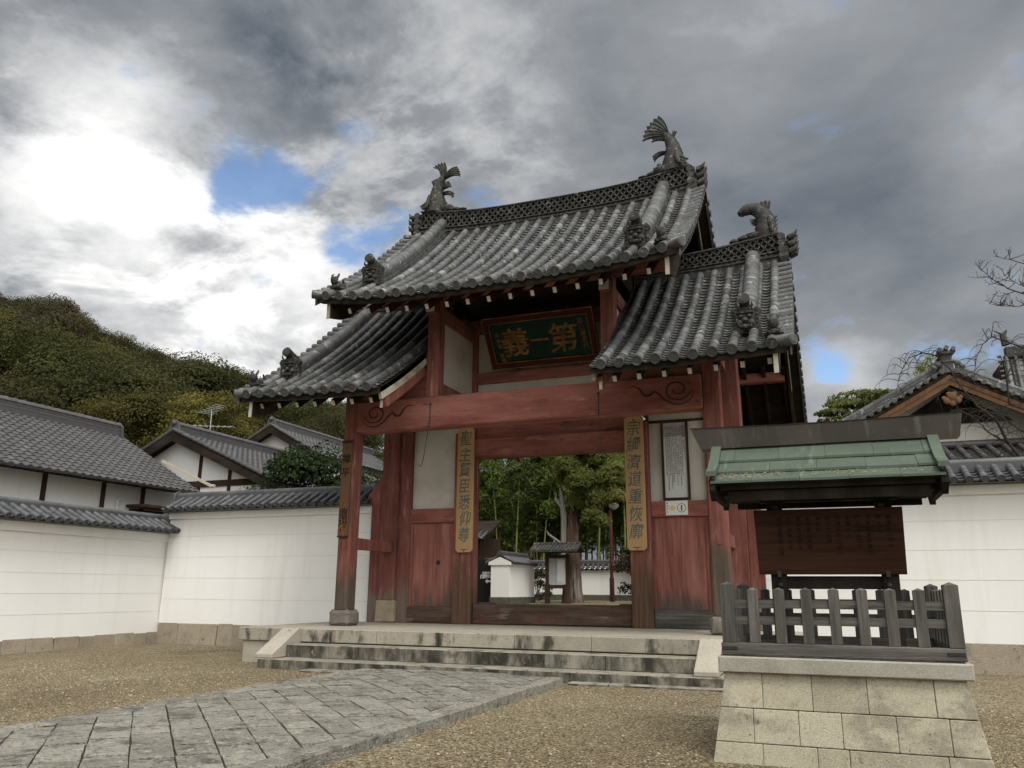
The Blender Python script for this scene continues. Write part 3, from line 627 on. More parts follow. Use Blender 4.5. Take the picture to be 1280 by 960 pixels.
# ------------------------------------------------------------------ the gate
GATE = thing('temple_gate', 'red timber temple gate with three grey tiled roofs on the stone platform', 'gate', (0, 0, 0))
def part(name, material, fn, parent=GATE, bevel=0.0, smooth=False, label=None, xf=None):
    mb = MB(xf); fn(mb); return mb.build(name, material, parent, smooth, bevel, label)
mirror = lambda p: Vector((-p.x, p.y, p.z))
DP = 2.18                                   # depth of the door plane and of the ridges
def build_frame():
    for sx in (-1, 1):
        for yy in (0.0, 4.36):              # outer posts, front and rear
            x = sx*4.164; w = 0.17
            p = part('front_post' if yy == 0 else 'rear_post', 'red_post', lambda b: b.box(x-w, x+w, yy-w, yy+w, 0.33, 6.0, None, 0.02))
            part('post_base', 'stone_base', lambda b: b.box(x-w-.085, x+w+.085, yy-w-.085, yy+w+.085, 0, 0.335, None, 0.06), p, bevel=0.02)
        x = sx*4.26; w = 0.235
        p = part('main_post', 'red_main', lambda b: b.box(x-w, x+w, DP-.22, DP+.22, 0.52, 7.9, None, 0.02))
        part('post_base', 'stone_tan', lambda b: b.box(x-w-.03, x+w+.03, DP-.25, DP+.25, 0, 0.525, None, 0.03), p, bevel=0.02)
        x = sx*2.185; w = 0.235
        p = part('door_post', 'red_inner', lambda b: b.box(x-w, x+w, DP-.26, DP+.20, 0, 4.6, None, 0.012))
        # side bay: jambs, rails, plaster, door
        xa, xb = sorted((sx*2.42, sx*4.02))
        jx0, jx1 = sorted((sx*4.024, sx*3.68))
        part('door_jamb', 'red_main', lambda b: b.box(jx0, jx1, DP-.12, DP+.12, 0.0, 4.9, None, 0.01))
        px0, px1 = sorted((sx*3.679, sx*2.421))
        part('door_rail', 'red_x', lambda b: b.box(px0, px1, DP-.13, DP+.10, 2.40, 2.75, None, 0.012))
        part('door_sill', 'greywood_x' if sx > 0 else 'sill', lambda b: b.box(px0, px1, DP-.16, DP+.12, 0.0, 0.385, None, 0.02))
        d = part('side_door', 'red_door', lambda b: [b.box(px0+(px1-px0)*k/2+.002, px0+(px1-px0)*(k+1)/2-.002, DP-.055, DP+.02, 0.387, 2.398, None, 0.004) for k in range(2)])
        part('door_frame_strip', 'red', lambda b: [b.box(px0, px0+.07, DP-.085, DP-.057, 0.39, 2.397), b.box(px1-.07, px1, DP-.085, DP-.057, 0.39, 2.397)], d)
        if sx < 0: part('door_pull', 'black', lambda b: (b.ball(((px0+px1)/2+.15, DP-.075, 1.44), .042, (1, .8, 1.2)), b.disc(((px0+px1)/2+.15, DP-.058, 1.44), (0, -1, 0), .05, .012)), d)
        part('plaster_panel', 'plaster_old', lambda b: b.box(px0, px1, DP-.03, DP+.03, 2.751, 5.0))
        part('panel_batten', 'brownwood', lambda b: b.box(px0+.001, px1-.001, DP-.05, DP-.032, 4.56, 4.62) if sx > 0 else b.box(px0+.001, px1-.001, DP-.05, DP-.032, 4.93, 4.98))
        # tie beam to the front post, its tenon showing on the post face
        t = part('tie_beam', 'red', lambda b: b.box(sx*4.17-.065, sx*4.17+.065, 0.171, DP-.221, 1.68, 1.94, None, 0.008))
        part('tenon', 'red', lambda b: b.box(sx*4.17-.045, sx*4.17+.045, -0.185, -0.171, 1.66, 1.86, None, 0.004), t)
        part('tie_beam', 'red', lambda b: b.box(sx*4.17-.065, sx*4.17+.065, DP+.221, 4.189, 1.68, 1.94, None, 0.008))
        part('upper_tie_beam', 'red', lambda b: b.box(sx*4.17-.08, sx*4.17+.08, -0.30, 4.66, 5.62, 5.86, None, 0.01))
        # wing board where the boundary wall ends
        wx0, wx1 = sorted((sx*4.496, sx*4.80))
        wb = part('wing_board', 'red_main', lambda b: b.box(wx0, wx1, DP-.16, DP-.09, 0.0, 2.9, None, 0.01))
        part('wing_board_head', 'red', lambda b: b.prism([(sx*x_, DP-.17, z_) for x_, z_ in ((4.5, 2.9), (4.80, 2.9), (4.98, 2.92), (4.99, 3.02), (4.92, 3.05), (4.90, 3.16), (4.80, 3.24), (4.76, 3.36), (4.64, 3.44), (4.6, 3.6), (4.5, 3.62))], (0, .09, 0)), wb)
        # raised bay: posts on the main beam, plaster cheeks
        for yy in (0.0, DP, 4.36):
            part('upper_post', 'red', lambda b: b.box(sx*2.07-.15, sx*2.07+.15, yy-.15, yy+.15, 5.052 if yy != DP else 4.6, 7.55, None, 0.012))
        for ya, yb in ((0.151, DP-.151), (DP+.151, 4.209)):
            part('cheek_panel', 'plaster_old', lambda b: b.box(sx*2.07-.025, sx*2.07+.025, ya, yb, 5.45, 6.95))
            part('cheek_rail', 'red', lambda b: (b.box(sx*2.07-.09, sx*2.07+.09, ya, yb, 5.06, 5.45, None, 0.01), b.box(sx*2.07-.10, sx*2.07+.10, ya, yb, 6.95, 7.2, None, 0.01)))
        part('nose_beam', 'red', lambda b: b.box(sx*2.07-.115, sx*2.07+.115, -0.36, 4.72, 7.03, 7.27, None, 0.01))
        part('nose_cap', 'white_end', lambda b: b.box(sx*2.07-.108, sx*2.07+.108, -0.372, -0.361, 7.037, 7.263))
        # boarding between the main beam and the low roof
        bx0, bx1 = sorted((sx*2.225, sx*4.0))
        part('frieze_board', 'red_x', lambda b: [b.box(bx0, bx1, -0.04+.006*k, 0.04, 5.052+.24*k, 5.285+.24*k, None, 0.006) for k in range(4)])
        gx0, gx1 = sorted((sx*4.05, sx*4.12))
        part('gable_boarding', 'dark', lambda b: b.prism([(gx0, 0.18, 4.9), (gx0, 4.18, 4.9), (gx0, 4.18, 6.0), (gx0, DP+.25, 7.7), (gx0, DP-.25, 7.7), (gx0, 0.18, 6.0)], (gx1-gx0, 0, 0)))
        # purlins that carry the low roof out over the gable end
        pxa, pxb = sorted((sx*2.23, sx*5.42))
        for yy, zz in ((0.0, 5.86), (4.36, 5.86), (DP, 7.60)):
            part('purlin', 'red_x', lambda b: b.box(pxa, pxb, yy-.12, yy+.12, zz, zz+.24, None, 0.01))
    for yy in (0.0, 4.36):
        s = -1 if yy == 0 else 1
        mbm = part('main_beam' if s < 0 else 'rear_beam', 'red_x', lambda b: b.box(-3.992, 3.992, yy-.21, yy+.21, 4.335, 5.05, None, 0.03))
        part('upper_purlin', 'red_x', lambda b: b.box(-3.55, 3.55, yy-.12, yy+.12, 7.452, 7.68, None, 0.01))
        if s < 0:
            for sx in (-1, 1):               # cloud scroll carved at each end
                cx = sx*3.50; cz = 4.74; mb = MB(); pts = []
                for i in range(40):          # spiral, outwards, ending below its own centre
                    a = R(20-i*14.2); r = 0.06+0.19*(i/39)
                    pts.append((cx-sx*math.cos(a)*r*1.15, -.2125, cz+math.sin(a)*r*.95))
                k = len(pts); mb.tube(pts, [0.006+0.012*math.sin(math.pi*(i+3)/(k+6)) for i in range(k)], 6)
                wv = smooth_path([(cx+sx*.34, -.2125, 4.70), (cx+sx*.26, -.2125, 4.52), (cx+sx*.02, -.2125, 4.43), (cx-sx*.22, -.2125, 4.52), (cx-sx*.36, -.2125, 4.66), (cx-sx*.47, -.2125, 4.73), (cx-sx*.56, -.2125, 4.66), (cx-sx*.67, -.2125, 4.67), (cx-sx*.76, -.2125, 4.80), (cx-sx*.88, -.2125, 4.87), (cx-sx*1.06, -.2125, 4.85)], 5)
                k = len(wv); mb.tube(wv, [0.004+0.020*math.sin(math.pi*min(1, (i+.5)/k))**1.2*(1.25 if i > k*.55 else .8) for i in range(k)], 6)
                mb.build('cloud_scroll', 'carve', mbm, True)
    part('lintel', 'red_x', lambda b: b.box(-1.948, 1.948, DP-.24, DP+.20, 4.0, 4.42, None, 0.012))
    part('lintel_board', 'red_x', lambda b: b.box(-1.948, 1.948, DP-.06, DP+.06, 4.422, 5.1))
    part('threshold', 'sill', lambda b: b.box(-1.948, 1.948, DP-.14, DP+.16, 0.0, 0.47, None, 0.035), bevel=0.01)
    part('pivot_block', 'sill', lambda b: (b.box(1.55, 1.945, DP+.17, DP+.42, 0, .5, None, .02), b.box(-1.945, -1.55, DP+.17, DP+.42, 0, .5, None, .02)))
    part('upper_wall', 'plaster_old', lambda b: b.box(-1.919, 1.919, DP-.03, DP+.03, 5.102, 7.2))
    part('upper_rail', 'red_x', lambda b: b.box(-1.918, 1.918, DP-.14, DP+.14, 5.86, 6.14, None, 0.012))
    part('upper_head_beam', 'red_x', lambda b: b.box(-1.918, 1.918, DP-.14, DP+.14, 7.21, 7.55, None, 0.012))
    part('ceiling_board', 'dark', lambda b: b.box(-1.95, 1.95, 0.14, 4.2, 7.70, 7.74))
    part('ridge_purlin', 'red_x', lambda b: b.box(-3.6, 3.6, DP-.13, DP+.13, 9.3, 9.6))
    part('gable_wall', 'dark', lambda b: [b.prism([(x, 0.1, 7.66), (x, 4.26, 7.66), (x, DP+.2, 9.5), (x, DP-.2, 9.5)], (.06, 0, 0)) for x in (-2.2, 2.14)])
build_frame()

# roof surfaces:  u = 0 at the ridge, 1 at the eave
def up_z(x, u):  return 10.22-3.42*(1.28*u-0.28*u*u)+0.24*(abs(x)/4.0)**3
def low_z(x, u): return 8.14-3.32*(1.26*u-0.26*u*u)+0.10*max(0, (abs(x)-2.4)/3.4)**2
URUN, LRUN = 4.33, 4.42
def roof(name, label, zf, run, x0, x1, rows, r, verge_lo, verge_hi, kudari, xf=None, seed=1):
    root = MB(xf)
    # bed: boards under the tiles, as one closed sheet
    th = 0.13; ux = [x0+(x1-x0)*i/16 for i in range(17)]
    for sg in (-1, 1):
        top = [[Vector((x, DP+sg*u*run, zf(x, u)-0.045)) for x in ux] for u in [i/14*0.985 for i in range(15)]]
        bot = [[p-Vector((0, 0, th)) for p in rw] for rw in top]
        root.grid(top); root.grid(bot)
        root.grid([[t_, b_] for t_, b_ in zip([rw[0] for rw in top], [rw[0] for rw in bot])]); root.grid([[t_, b_] for t_, b_ in zip([rw[-1] for rw in top], [rw[-1] for rw in bot])])
        root.grid([top[-1], bot[-1]])
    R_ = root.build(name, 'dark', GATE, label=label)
    for sg in (-1, 1):
        cov, pan = MB(xf), MB(xf)
        S = lambda x, u: Vector((x, DP+sg*u*run, zf(x, u)))
        ex = (x0+(.30 if verge_lo else 0), x1-(.30 if verge_hi else 0))
        tile_roof(cov, pan, S, rows, 0.045, 1.0, r, 17, 0.035, ex, seed+sg, True, 30)
        cov.build('round_tiles', 'tile', R_, True); pan.build('pan_tiles', 'tile', R_)
    # verge tiles laid crosswise at the gable edges
    for on, xe, s in ((verge_lo, x0, -1), (verge_hi, x1, 1)):
        if not on: continue
        vt = MB(xf); rng = random.Random(seed+7)
        for sg in (-1, 1):
            n = 19
            for k in range(n):
                u = 0.06+0.93*(k+.5)/n; p = Vector((xe, DP+sg*u*run, zf(xe, u)+.02)); v = rng.gauss(.5, .22)
                xi = xe-s*.34
                ring = lambda x, rr: [Vector((x, p.y+math.cos(R(a))*rr, p.z+(zf(x, u)-zf(xe, u))+math.sin(R(a))*rr*1.05)) for a in range(-20, 201, 20)]
                vt.grid([ring(xi, r*.90), ring(xe-s*.02, r*.98)], v)
                vt.disc(p-Vector((s*.03, 0, 0)), (s, 0, 0), r*1.05, .06, 14, v*.8)
                # hanging edge tile below each
                y0, y1 = p.y-.12, p.y+.12
                u2 = lambda y: abs(y-DP)/run
                vt.hexa([(xe-s*.05, y0, zf(xe, u2(y0))-.24), (xe-s*.02, y0, zf(xe, u2(y0))-.24), (xe-s*.02, y1-.01, zf(xe, u2(y1))-.22), (xe-s*.05, y1-.01, zf(xe, u2(y1))-.22),
                         (xe-s*.05, y0, zf(xe, u2(y0))-.0), (xe-s*.01, y0, zf(xe, u2(y0))-.0), (xe-s*.01, y1-.01, zf(xe, u2(y1))-.0), (xe-s*.05, y1-.01, zf(xe, u2(y1))-.0)], v*.7)
            # tile at the very corner, turned outwards
            p = Vector((xe-s*.02, DP+sg*1.0*run, zf(xe, 1.0)+.03)); d = Vector((s*.75, sg*.66, 0)).normalized()
            vt.tube([p-d*.42, p+d*.06], r*1.1, 16, .5); vt.tube([p+d*.06, p+d*.068], r*.8, 16, .3)
        vt.build('verge_tiles', 'tile', R_, True)
        # barge board under the verge
        bb = MB(xf); xb = xe-s*.30
        for sg in (-1, 1):
            T, B = [], []
            for i in range(17):
                u = 0.02+0.945*i/16; y = DP+sg*u*run; z = zf(xb, u)-.19
                T.append((y, z)); q = max(0, min(1, (u-.60)/.37)); B.append((y, z-.34-.24*math.sin(math.pi*q)**1.3))
            for i in range(16):
                bb.hexa([(xb-.035, *B[i]), (xb+.035, *B[i]), (xb+.035, *B[i+1]), (xb-.035, *B[i+1]), (xb-.035, *T[i]), (xb+.035, *T[i]), (xb+.035, *T[i+1]), (xb-.035, *T[i+1])])
        bo = bb.build('barge_board', 'eavewood', R_)
        tr = MB(xf)
        for sg in (-1, 1):
            u0 = .965; y = DP+sg*u0*run; z = zf(xb, u0)
            tr.box(xb-.04, xb+.04, min(y, y+sg*.014), max(y, y+sg*.014), z-.56, z-.20)
            for i in range(9):                # pale edge along the foot of the board
                ua, ub = 0.02+0.058*i, 0.02+0.058*(i+1)
                tr.bar((xb+s*.04, DP+sg*ua*run, zf(xb, ua)-.545), (xb+s*.04, DP+sg*ub*run, zf(xb, ub)-.545), .02, .03)
        tr.build('board_end', 'oldwhite', bo)
    # eave board, rafters
    for sg in (-1, 1):
        eb = MB(xf); U = 0.982; n = 24; xa, xz = x0+.12, x1-.12
        for i in range(n):
            a, b = xa+(xz-xa)*i/n, xa+(xz-xa)*(i+1)/n; y = DP+sg*U*run; y0, y1 = sorted((y, y-sg*.10))
            za, zb = zf(a, U)-.05, zf(b, U)-.05
            eb.hexa([(a, y0, za-.12), (b, y0, zb-.12), (b, y1, zb-.12), (a, y1, za-.12), (a, y0, za), (b, y0, zb), (b, y1, zb), (a, y1, za)])
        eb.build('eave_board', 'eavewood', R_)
    return R_
ROWS_U = [-3.675+.35*i for i in range(22)]
ROWS_L = [2.475+.3347*i for i in range(10)]
ROOF_U = roof('upper_roof', 'raised middle roof of grey tiles', up_z, URUN, -4.02, 4.02, ROWS_U, 0.088, True, True, None, None, 21)
ROOF_R = roof('side_roof', 'lower tiled roof over the right bay', low_z, LRUN, 2.24, 5.82, ROWS_L, 0.088, False, True, None, None, 31)
ROOF_L = roof('side_roof', 'lower tiled roof over the left bay', low_z, LRUN, 2.24, 5.82, ROWS_L, 0.088, False, True, None, mirror, 41)

def rafters():
    def mk(x, sg, zf, run, ua, ub, drop, parent):
        mb = MB(); a = Vector((x, DP+sg*ua*run, zf(x, ua)-drop)); b = Vector((x, DP+sg*ub*run, zf(x, ub)-drop)); mb.bar(a, b, .078, .15)
        o = mb.build('rafter', 'red_dark' if parent is ROOF_U else 'dark', parent); d = (b-a).normalized()  # eave shade put into the rafter colour, near black under the side roofs
        mb = MB(); mb.bar(b, b+d*.006, .074, .115); mb.build('rafter_tip', 'white_end', o)
    for sg in (-1, 1):
        for i in range(15): mk(-3.325+.475*i, sg, up_z, URUN, .42, .912, .43, ROOF_U)
        for s, root in ((1, ROOF_R), (-1, ROOF_L)):
            for i in range(7): mk(s*(2.62+.465*i), sg, low_z, LRUN, .42, .912, .40, root)
rafters()
def inner_barge():                            # pale edge board and red beam under the low roofs, beside the raised bay
    for s, root in ((1, ROOF_R), (-1, ROOF_L)):
        for sg in (-1, 1):
            bb, rb = MB(), MB(); x = s*2.27
            for i in range(8):
                ua, ub = .53+.44*i/8, .53+.44*(i+1)/8
                pa, pb = Vector((x, DP+sg*ua*LRUN, low_z(2.3, ua))), Vector((x, DP+sg*ub*LRUN, low_z(2.3, ub)))
                bb.bar(pa-Vector((0, 0, .20)), pb-Vector((0, 0, .20)), .06, .24)
                if i < 7: rb.bar(pa-Vector((-s*.05, 0, .45)), pb-Vector((-s*.05, 0, .45)), .12, .24)
            o = bb.build('inner_barge_board', 'oldwhite', root); rb.build('barge_beam', 'red', root)
            u = .915; p = Vector((x+s*.05, DP+sg*u*LRUN, low_z(2.3, u)-.45)); mb = MB(); mb.box(p.x+s*.035-.03, p.x+s*.035+.03, min(p.y+sg*.002, p.y+sg*.012), max(p.y+sg*.002, p.y+sg*.012), p.z-.13, p.z+.10); mb.build('beam_end', 'white_end', root)
inner_barge()

# ------------------------------------------------------------------ ridges, demon tiles, fish
def demon_tile(mb, base, w, h, face, lean=0.0, horn=True, seed=0):
    """plaque with a scowling face, studs and curled shoulders, a round tile leaning out on top"""
    f = Vector((face[0], face[1], 0)).normalized(); rt = Vector((0, 0, 1)).cross(f); b = Vector(base)
    P = lambda x, y, z: b+rt*x*w+f*y*w+Vector((0, 0, 1))*z*h+f*(z*lean)
    prof = [(-.50, 0), (-.56, .12), (-.50, .3), (-.47, .55), (-.56, .74), (-.44, .86), (-.30, .80), (-.18, .92), (0, 1.0), (.18, .92), (.30, .80), (.44, .86), (.56, .74), (.47, .55), (.50, .3), (.56, .12), (.50, 0), (.2, -.02), (.12, .07), (-.12, .07), (-.2, -.02)]
    mb.prism([P(x, -.10, z) for x, z in prof], f*(w*.24), .25)
    mb.prism([P(x*.72, .14, .08+z*.80) for x, z in prof], f*(w*.07), .35)
    for x in (-.41, .41):
        for k in range(6): mb.ball(P(x, .15, .13+k*.125), w*.045, (1, 1, 1), 6, 4, .5)
    for x in (-.15, .15):
        mb.ball(P(x, .26, .56), w*.085, (1, .9, .8), 8, 5, .6); mb.ball(P(x, .24, .67), w*.13, (1.3, .8, .45), 8, 5, .35); mb.ball(P(x*1.4, .24, .36), w*.12, (1, .9, 1), 8, 5, .35)
        mb.tube([P(x*1.2, .24, .76), P(x*1.9, .28, .88), P(x*1.7, .30, 1.0)], [w*.06, w*.045, w*.01], 6, .45)
    mb.ball(P(0, .28, .44), w*.10, (1, 1, .9), 8, 5, .6); mb.ball(P(0, .24, .24), w*.19, (1.3, .6, .5), 10, 5, .15)
    for x in (-.2, -.07, .07, .2): mb.ball(P(x, .34, .25), w*.04, (1, 1, 1.3), 5, 4, .8)
    if horn:
        mb.tube([P(0, -.35, .92), P(0, .05, 1.0), P(0, .40, 1.07)], [w*.17, w*.19, w*.22], 16, .45); mb.tube([P(0, .40, 1.07), P(0, .42, 1.074)], w*.16, 16, .2)
def kudari(root, x, zf, run, u0, u1, xf, h=0.30, seed=0, wd=0.165):
    mb = MB(xf); rng = random.Random(seed)
    for sg in (-1, 1):
        n = 26; U = [u0+(u1-u0)*i/n for i in range(n+1)]
        base = [Vector((x, DP+sg*u*run, zf(x, u))) for u in U]
        hh = [h*(1.0-.12*i/n) for i in range(n+1)]
        for k, (wa, za, zb) in enumerate(((1.12, -.05, .22), (1.0, .25, .44), (.86, .52, .60), (.94, .64, .78), (.8, .80, .95))):
            for i in range(n):
                a, b = base[i], base[i+1]; w = wd*wa
                mb.hexa([(a.x-w, a.y, a.z+hh[i]*za), (a.x+w, a.y, a.z+hh[i]*za), (b.x+w, b.y, b.z+hh[i+1]*za), (b.x-w, b.y, b.z+hh[i+1]*za),
                         (a.x-w, a.y, a.z+hh[i]*zb), (a.x+w, a.y, a.z+hh[i]*zb), (b.x+w, b.y, b.z+hh[i+1]*zb), (b.x-w, b.y, b.z+hh[i+1]*zb)], rng.gauss(.45, .2))
        for i in range(n):                       # studs of the decorated course
            for q in (.25, .75):
                p = base[i].lerp(base[i+1], q)
                for s in (-1, 1): mb.box(p.x+s*wd*.95-.02, p.x+s*wd*.95+.02, p.y-.03, p.y+.03, p.z+hh[i]*.28, p.z+hh[i]*.50, rng.gauss(.5, .2))
        nt = 12
        for k in range(nt):
            ring = []
            for q, rr in ((k/nt, wd*.99), ((k+1)/nt+.004, wd*1.02)):
                u = u0+(u1-u0)*q; p = Vector((x, DP+sg*u*run, zf(x, u)+h*(1-.12*q)*.95)); nn = Vector((0, -sg*0, 1))
                S = lambda xx, uu: Vector((xx, DP+sg*uu*run, zf(xx, uu))); nn = slope_normal(S, x, u)
                ring.append([p+Vector((1, 0, 0))*math.cos(R(a))*rr+nn*math.sin(R(a))*rr for a in range(-20, 201, 20)])
            mb.grid(ring, rng.gauss(.55, .2))
    o = mb.build('hip_ridge', 'tile', root, True)
    for sg in (-1, 1):
        mb = MB(xf); u = u1+.012; demon_tile(mb, (x, DP+sg*u*run, zf(x, u)-.03), .50, .62, (0, sg), .05); mb.build('demon_tile', 'tile_ridge', root, True)
def corner_beast(root, x, zf, run, xf):
    for sg in (-1, 1):
        mb = MB(xf); u = .93; b = Vector((x, DP+sg*u*run, zf(x, u)+.08))
        mb.ball(b+Vector((0, 0, .08)), .13, (.9, 1.3, .8), 10, 6, .4, .12, 3); mb.ball(b+Vector((0, sg*.16, .17)), .095, (1, 1, 1), 10, 6, .5, .15, 5)
        for s in (-1, 1): mb.tube([b+Vector((s*.05, sg*.14, .22)), b+Vector((s*.09, sg*.12, .31)), b+Vector((s*.06, sg*.08, .36))], [.03, .025, .008], 6, .5)
        mb.tube([b+Vector((0, -sg*.15, .1)), b+Vector((0, -sg*.24, .22)), b+Vector((0, -sg*.16, .32))], [.05, .05, .015], 7, .5)
        for i in range(6): mb.ball(b+Vector((.11*math.cos(i), .15*math.sin(i), .02)), .07, (1, 1, .6), 7, 4, .4, .2, i)
        mb.build('corner_beast', 'tile_ridge', root, True)
def main_ridge(root, x0, x1, zb, zt, xf, seed, inner=False):
    """zb, zt: height of foot and top as functions of x"""
    rng = random.Random(seed); mb = MB(xf); n = 30; X = [x0+(x1-x0)*i/n for i in range(n+1)]
    def course(fa, fb, w, ov=0.0):
        for i in range(n):
            a, b = X[i], X[i+1]; za = lambda x, f: zb(x)+(zt(x)-zb(x))*f
            mb.hexa([(a, DP-w, za(a, fa)), (b, DP-w, za(b, fa)), (b, DP+w, za(b, fa)), (a, DP+w, za(a, fa)), (a, DP-w, za(a, fb)), (b, DP-w, za(b, fb)), (b, DP+w, za(b, fb)), (a, DP+w, za(a, fb))], rng.gauss(.45, .18))
    course(-.35, .05, .27); course(.05, .10, .30); course(.10, .235, .215); course(.235, .275, .27); course(.275, .90, .15); course(.90, .935, .25); course(.935, .965, .22)
    zz = lambda x, f: zb(x)+(zt(x)-zb(x))*f
    # studded course, then interlocking arches of split tiles
    L = x1-x0; k = int(L/.125)
    for sg in (-1, 1):
        for i in range(k):
            x = x0+(i+.5)*L/k; mb.disc((x, DP+sg*.21, zz(x, .17)), (0, sg, 0), .042, .025, 10, rng.gauss(.6, .15))
        rowsn = 4; pitch = .165; m_ = int(L/pitch)
        for r_ in range(rowsn):
            f0 = .285+.15*r_; off = .5 if r_ % 2 else 0
            for i in range(m_):
                x = x0+(i+.5+off)*pitch
                if x > x1-.05: continue
                hgt = (zt(x)-zb(x))*.19; v = rng.gauss(.62, .2)
                A, B, C, D = [], [], [], []
                for a in range(0, 181, 20):
                    ca, sa = math.cos(R(a)), math.sin(R(a)); z0 = zz(x, f0)
                    A.append((x+ca*pitch*.52, DP+sg*.225, z0+sa*hgt)); B.append((x+ca*pitch*.36, DP+sg*.225, z0+sa*hgt*.68)); C.append((x+ca*pitch*.36, DP+sg*.15, z0+sa*hgt*.68)); D.append((x+ca*pitch*.52, DP+sg*.15, z0+sa*hgt))
                mb.grid([D, A, B, C], v)
    nt = int(L/.3)
    for i in range(nt):
        a, b = x0+L*i/nt, x0+L*(i+1)/nt
        mb.grid([[Vector((q, DP+math.cos(R(t))*.15, zz(q, .96)+math.sin(R(t))*rr)) for t in range(-10, 200, 15)] for q, rr in ((a, .085), (b+.01, .095))], rng.gauss(.35, .15))
    return mb.build('main_ridge', 'tile_ridge', root, True)
def ridge_end(root, x, z0, z1, s, xf):
    """tall end tile of the ridge with a stack of round tile ends and curled fins"""
    mb = MB(xf); h = z1-z0
    prof = [(-.36, -.25), (-.42, 0), (-.34, .2), (-.30, .5), (-.40, .68), (-.28, .82), (-.14, .86), (0, 1.0), (.14, .86), (.28, .82), (.40, .68), (.30, .5), (.34, .2), (.42, 0), (.36, -.25)]
    mb.prism([(x, DP+a*.9, z0+b*h) for a, b in prof], (s*.13, 0, 0), .3)
    mb.prism([(x+s*.13, DP+a*.6, z0+(.1+b*.72)*h) for a, b in prof], (s*.06, 0, 0), .4)
    for k in range(4): mb.tube([(x+s*.05, DP-.36, z0+h*(.05+.22*k)), (x+s*.05, DP+.36, z0+h*(.05+.22*k))], .085, 12, .5)
    for k in range(3):
        c = Vector((x+s*.2, DP, z0+h*(.25+.25*k))); mb.tube([c-Vector((0, .1, 0)), c+Vector((s*.12, -.02, .02)), c+Vector((s*.22, 0, .12))], [.09, .08, .01], 8, .4)
        mb.tube([c+Vector((0, .16, 0)), c+Vector((s*.14, .17, .05)), c+Vector((s*.2, .16, .17))], [.07, .06, .01], 8, .4); mb.tube([c+Vector((0, -.16, 0)), c+Vector((s*.14, -.17, .05)), c+Vector((s*.2, -.16, .17))], [.07, .06, .01], 8, .4)
    mb.build('ridge_end_tile', 'tile_ridge', root, True)
def fan(mb, c, a0, a1, r0, r1, th, n=7, v=.55, curl=0.0, y=0.0):
    """ribbed fin spreading in the plane of the ridge between two angles"""
    c = Vector(c); rows = []
    m_ = n*8
    for j in range(6):
        t = j/5; rr = r0+(r1-r0)*t; rw = []
        for i in range(m_+1):
            q = i/m_; a = R(a0+(a1-a0)*q+curl*t*t); rib = math.cos(q*n*2*math.pi)
            edge = 1.0-.035*(1-rib)*t if j == 5 else 1.0
            rw.append((c+Vector((math.cos(a)*rr*edge, 0, math.sin(a)*rr*edge)), th*(1-.55*t)*(1+.28*rib)))
        rows.append(rw)
    for s in (-1, 1): mb.grid([[p+Vector((0, y+s*w, 0)) for p, w in rw] for rw in rows], v)
    mb.grid([[p+Vector((0, y-w, 0)) for p, w in rows[-1]], [p+Vector((0, y+w, 0)) for p, w in rows[-1]]], v)
    for e in (0, -1): mb.grid([[rw[e][0]+Vector((0, y-rw[e][1], 0)) for rw in rows], [rw[e][0]+Vector((0, y+rw[e][1], 0)) for rw in rows]], v)
def scales(mb, path, rad, seed):
    rng = random.Random(seed); k = len(path)
    for i in range(k*5):
        t = i/(k*5)*(k-1); j = int(t); q = t-j; p = Vector(path[j]).lerp(Vector(path[j+1]), q); r = rad[j]+(rad[j+1]-rad[j])*q
        d = (Vector(path[j+1])-Vector(path[j])).normalized(); a = d.cross(Vector((0, 1, 0))).normalized()
        for w in range(9):
            an = 2*math.pi*(w+.5*(i % 2))/9; nn = a*math.cos(an)+Vector((0, 1, 0))*math.sin(an)*.8
            mb.ball(p+nn*r*.95, .04*(.5+r*2), (1, 1, .9), 5, 3, rng.uniform(.35, .75))
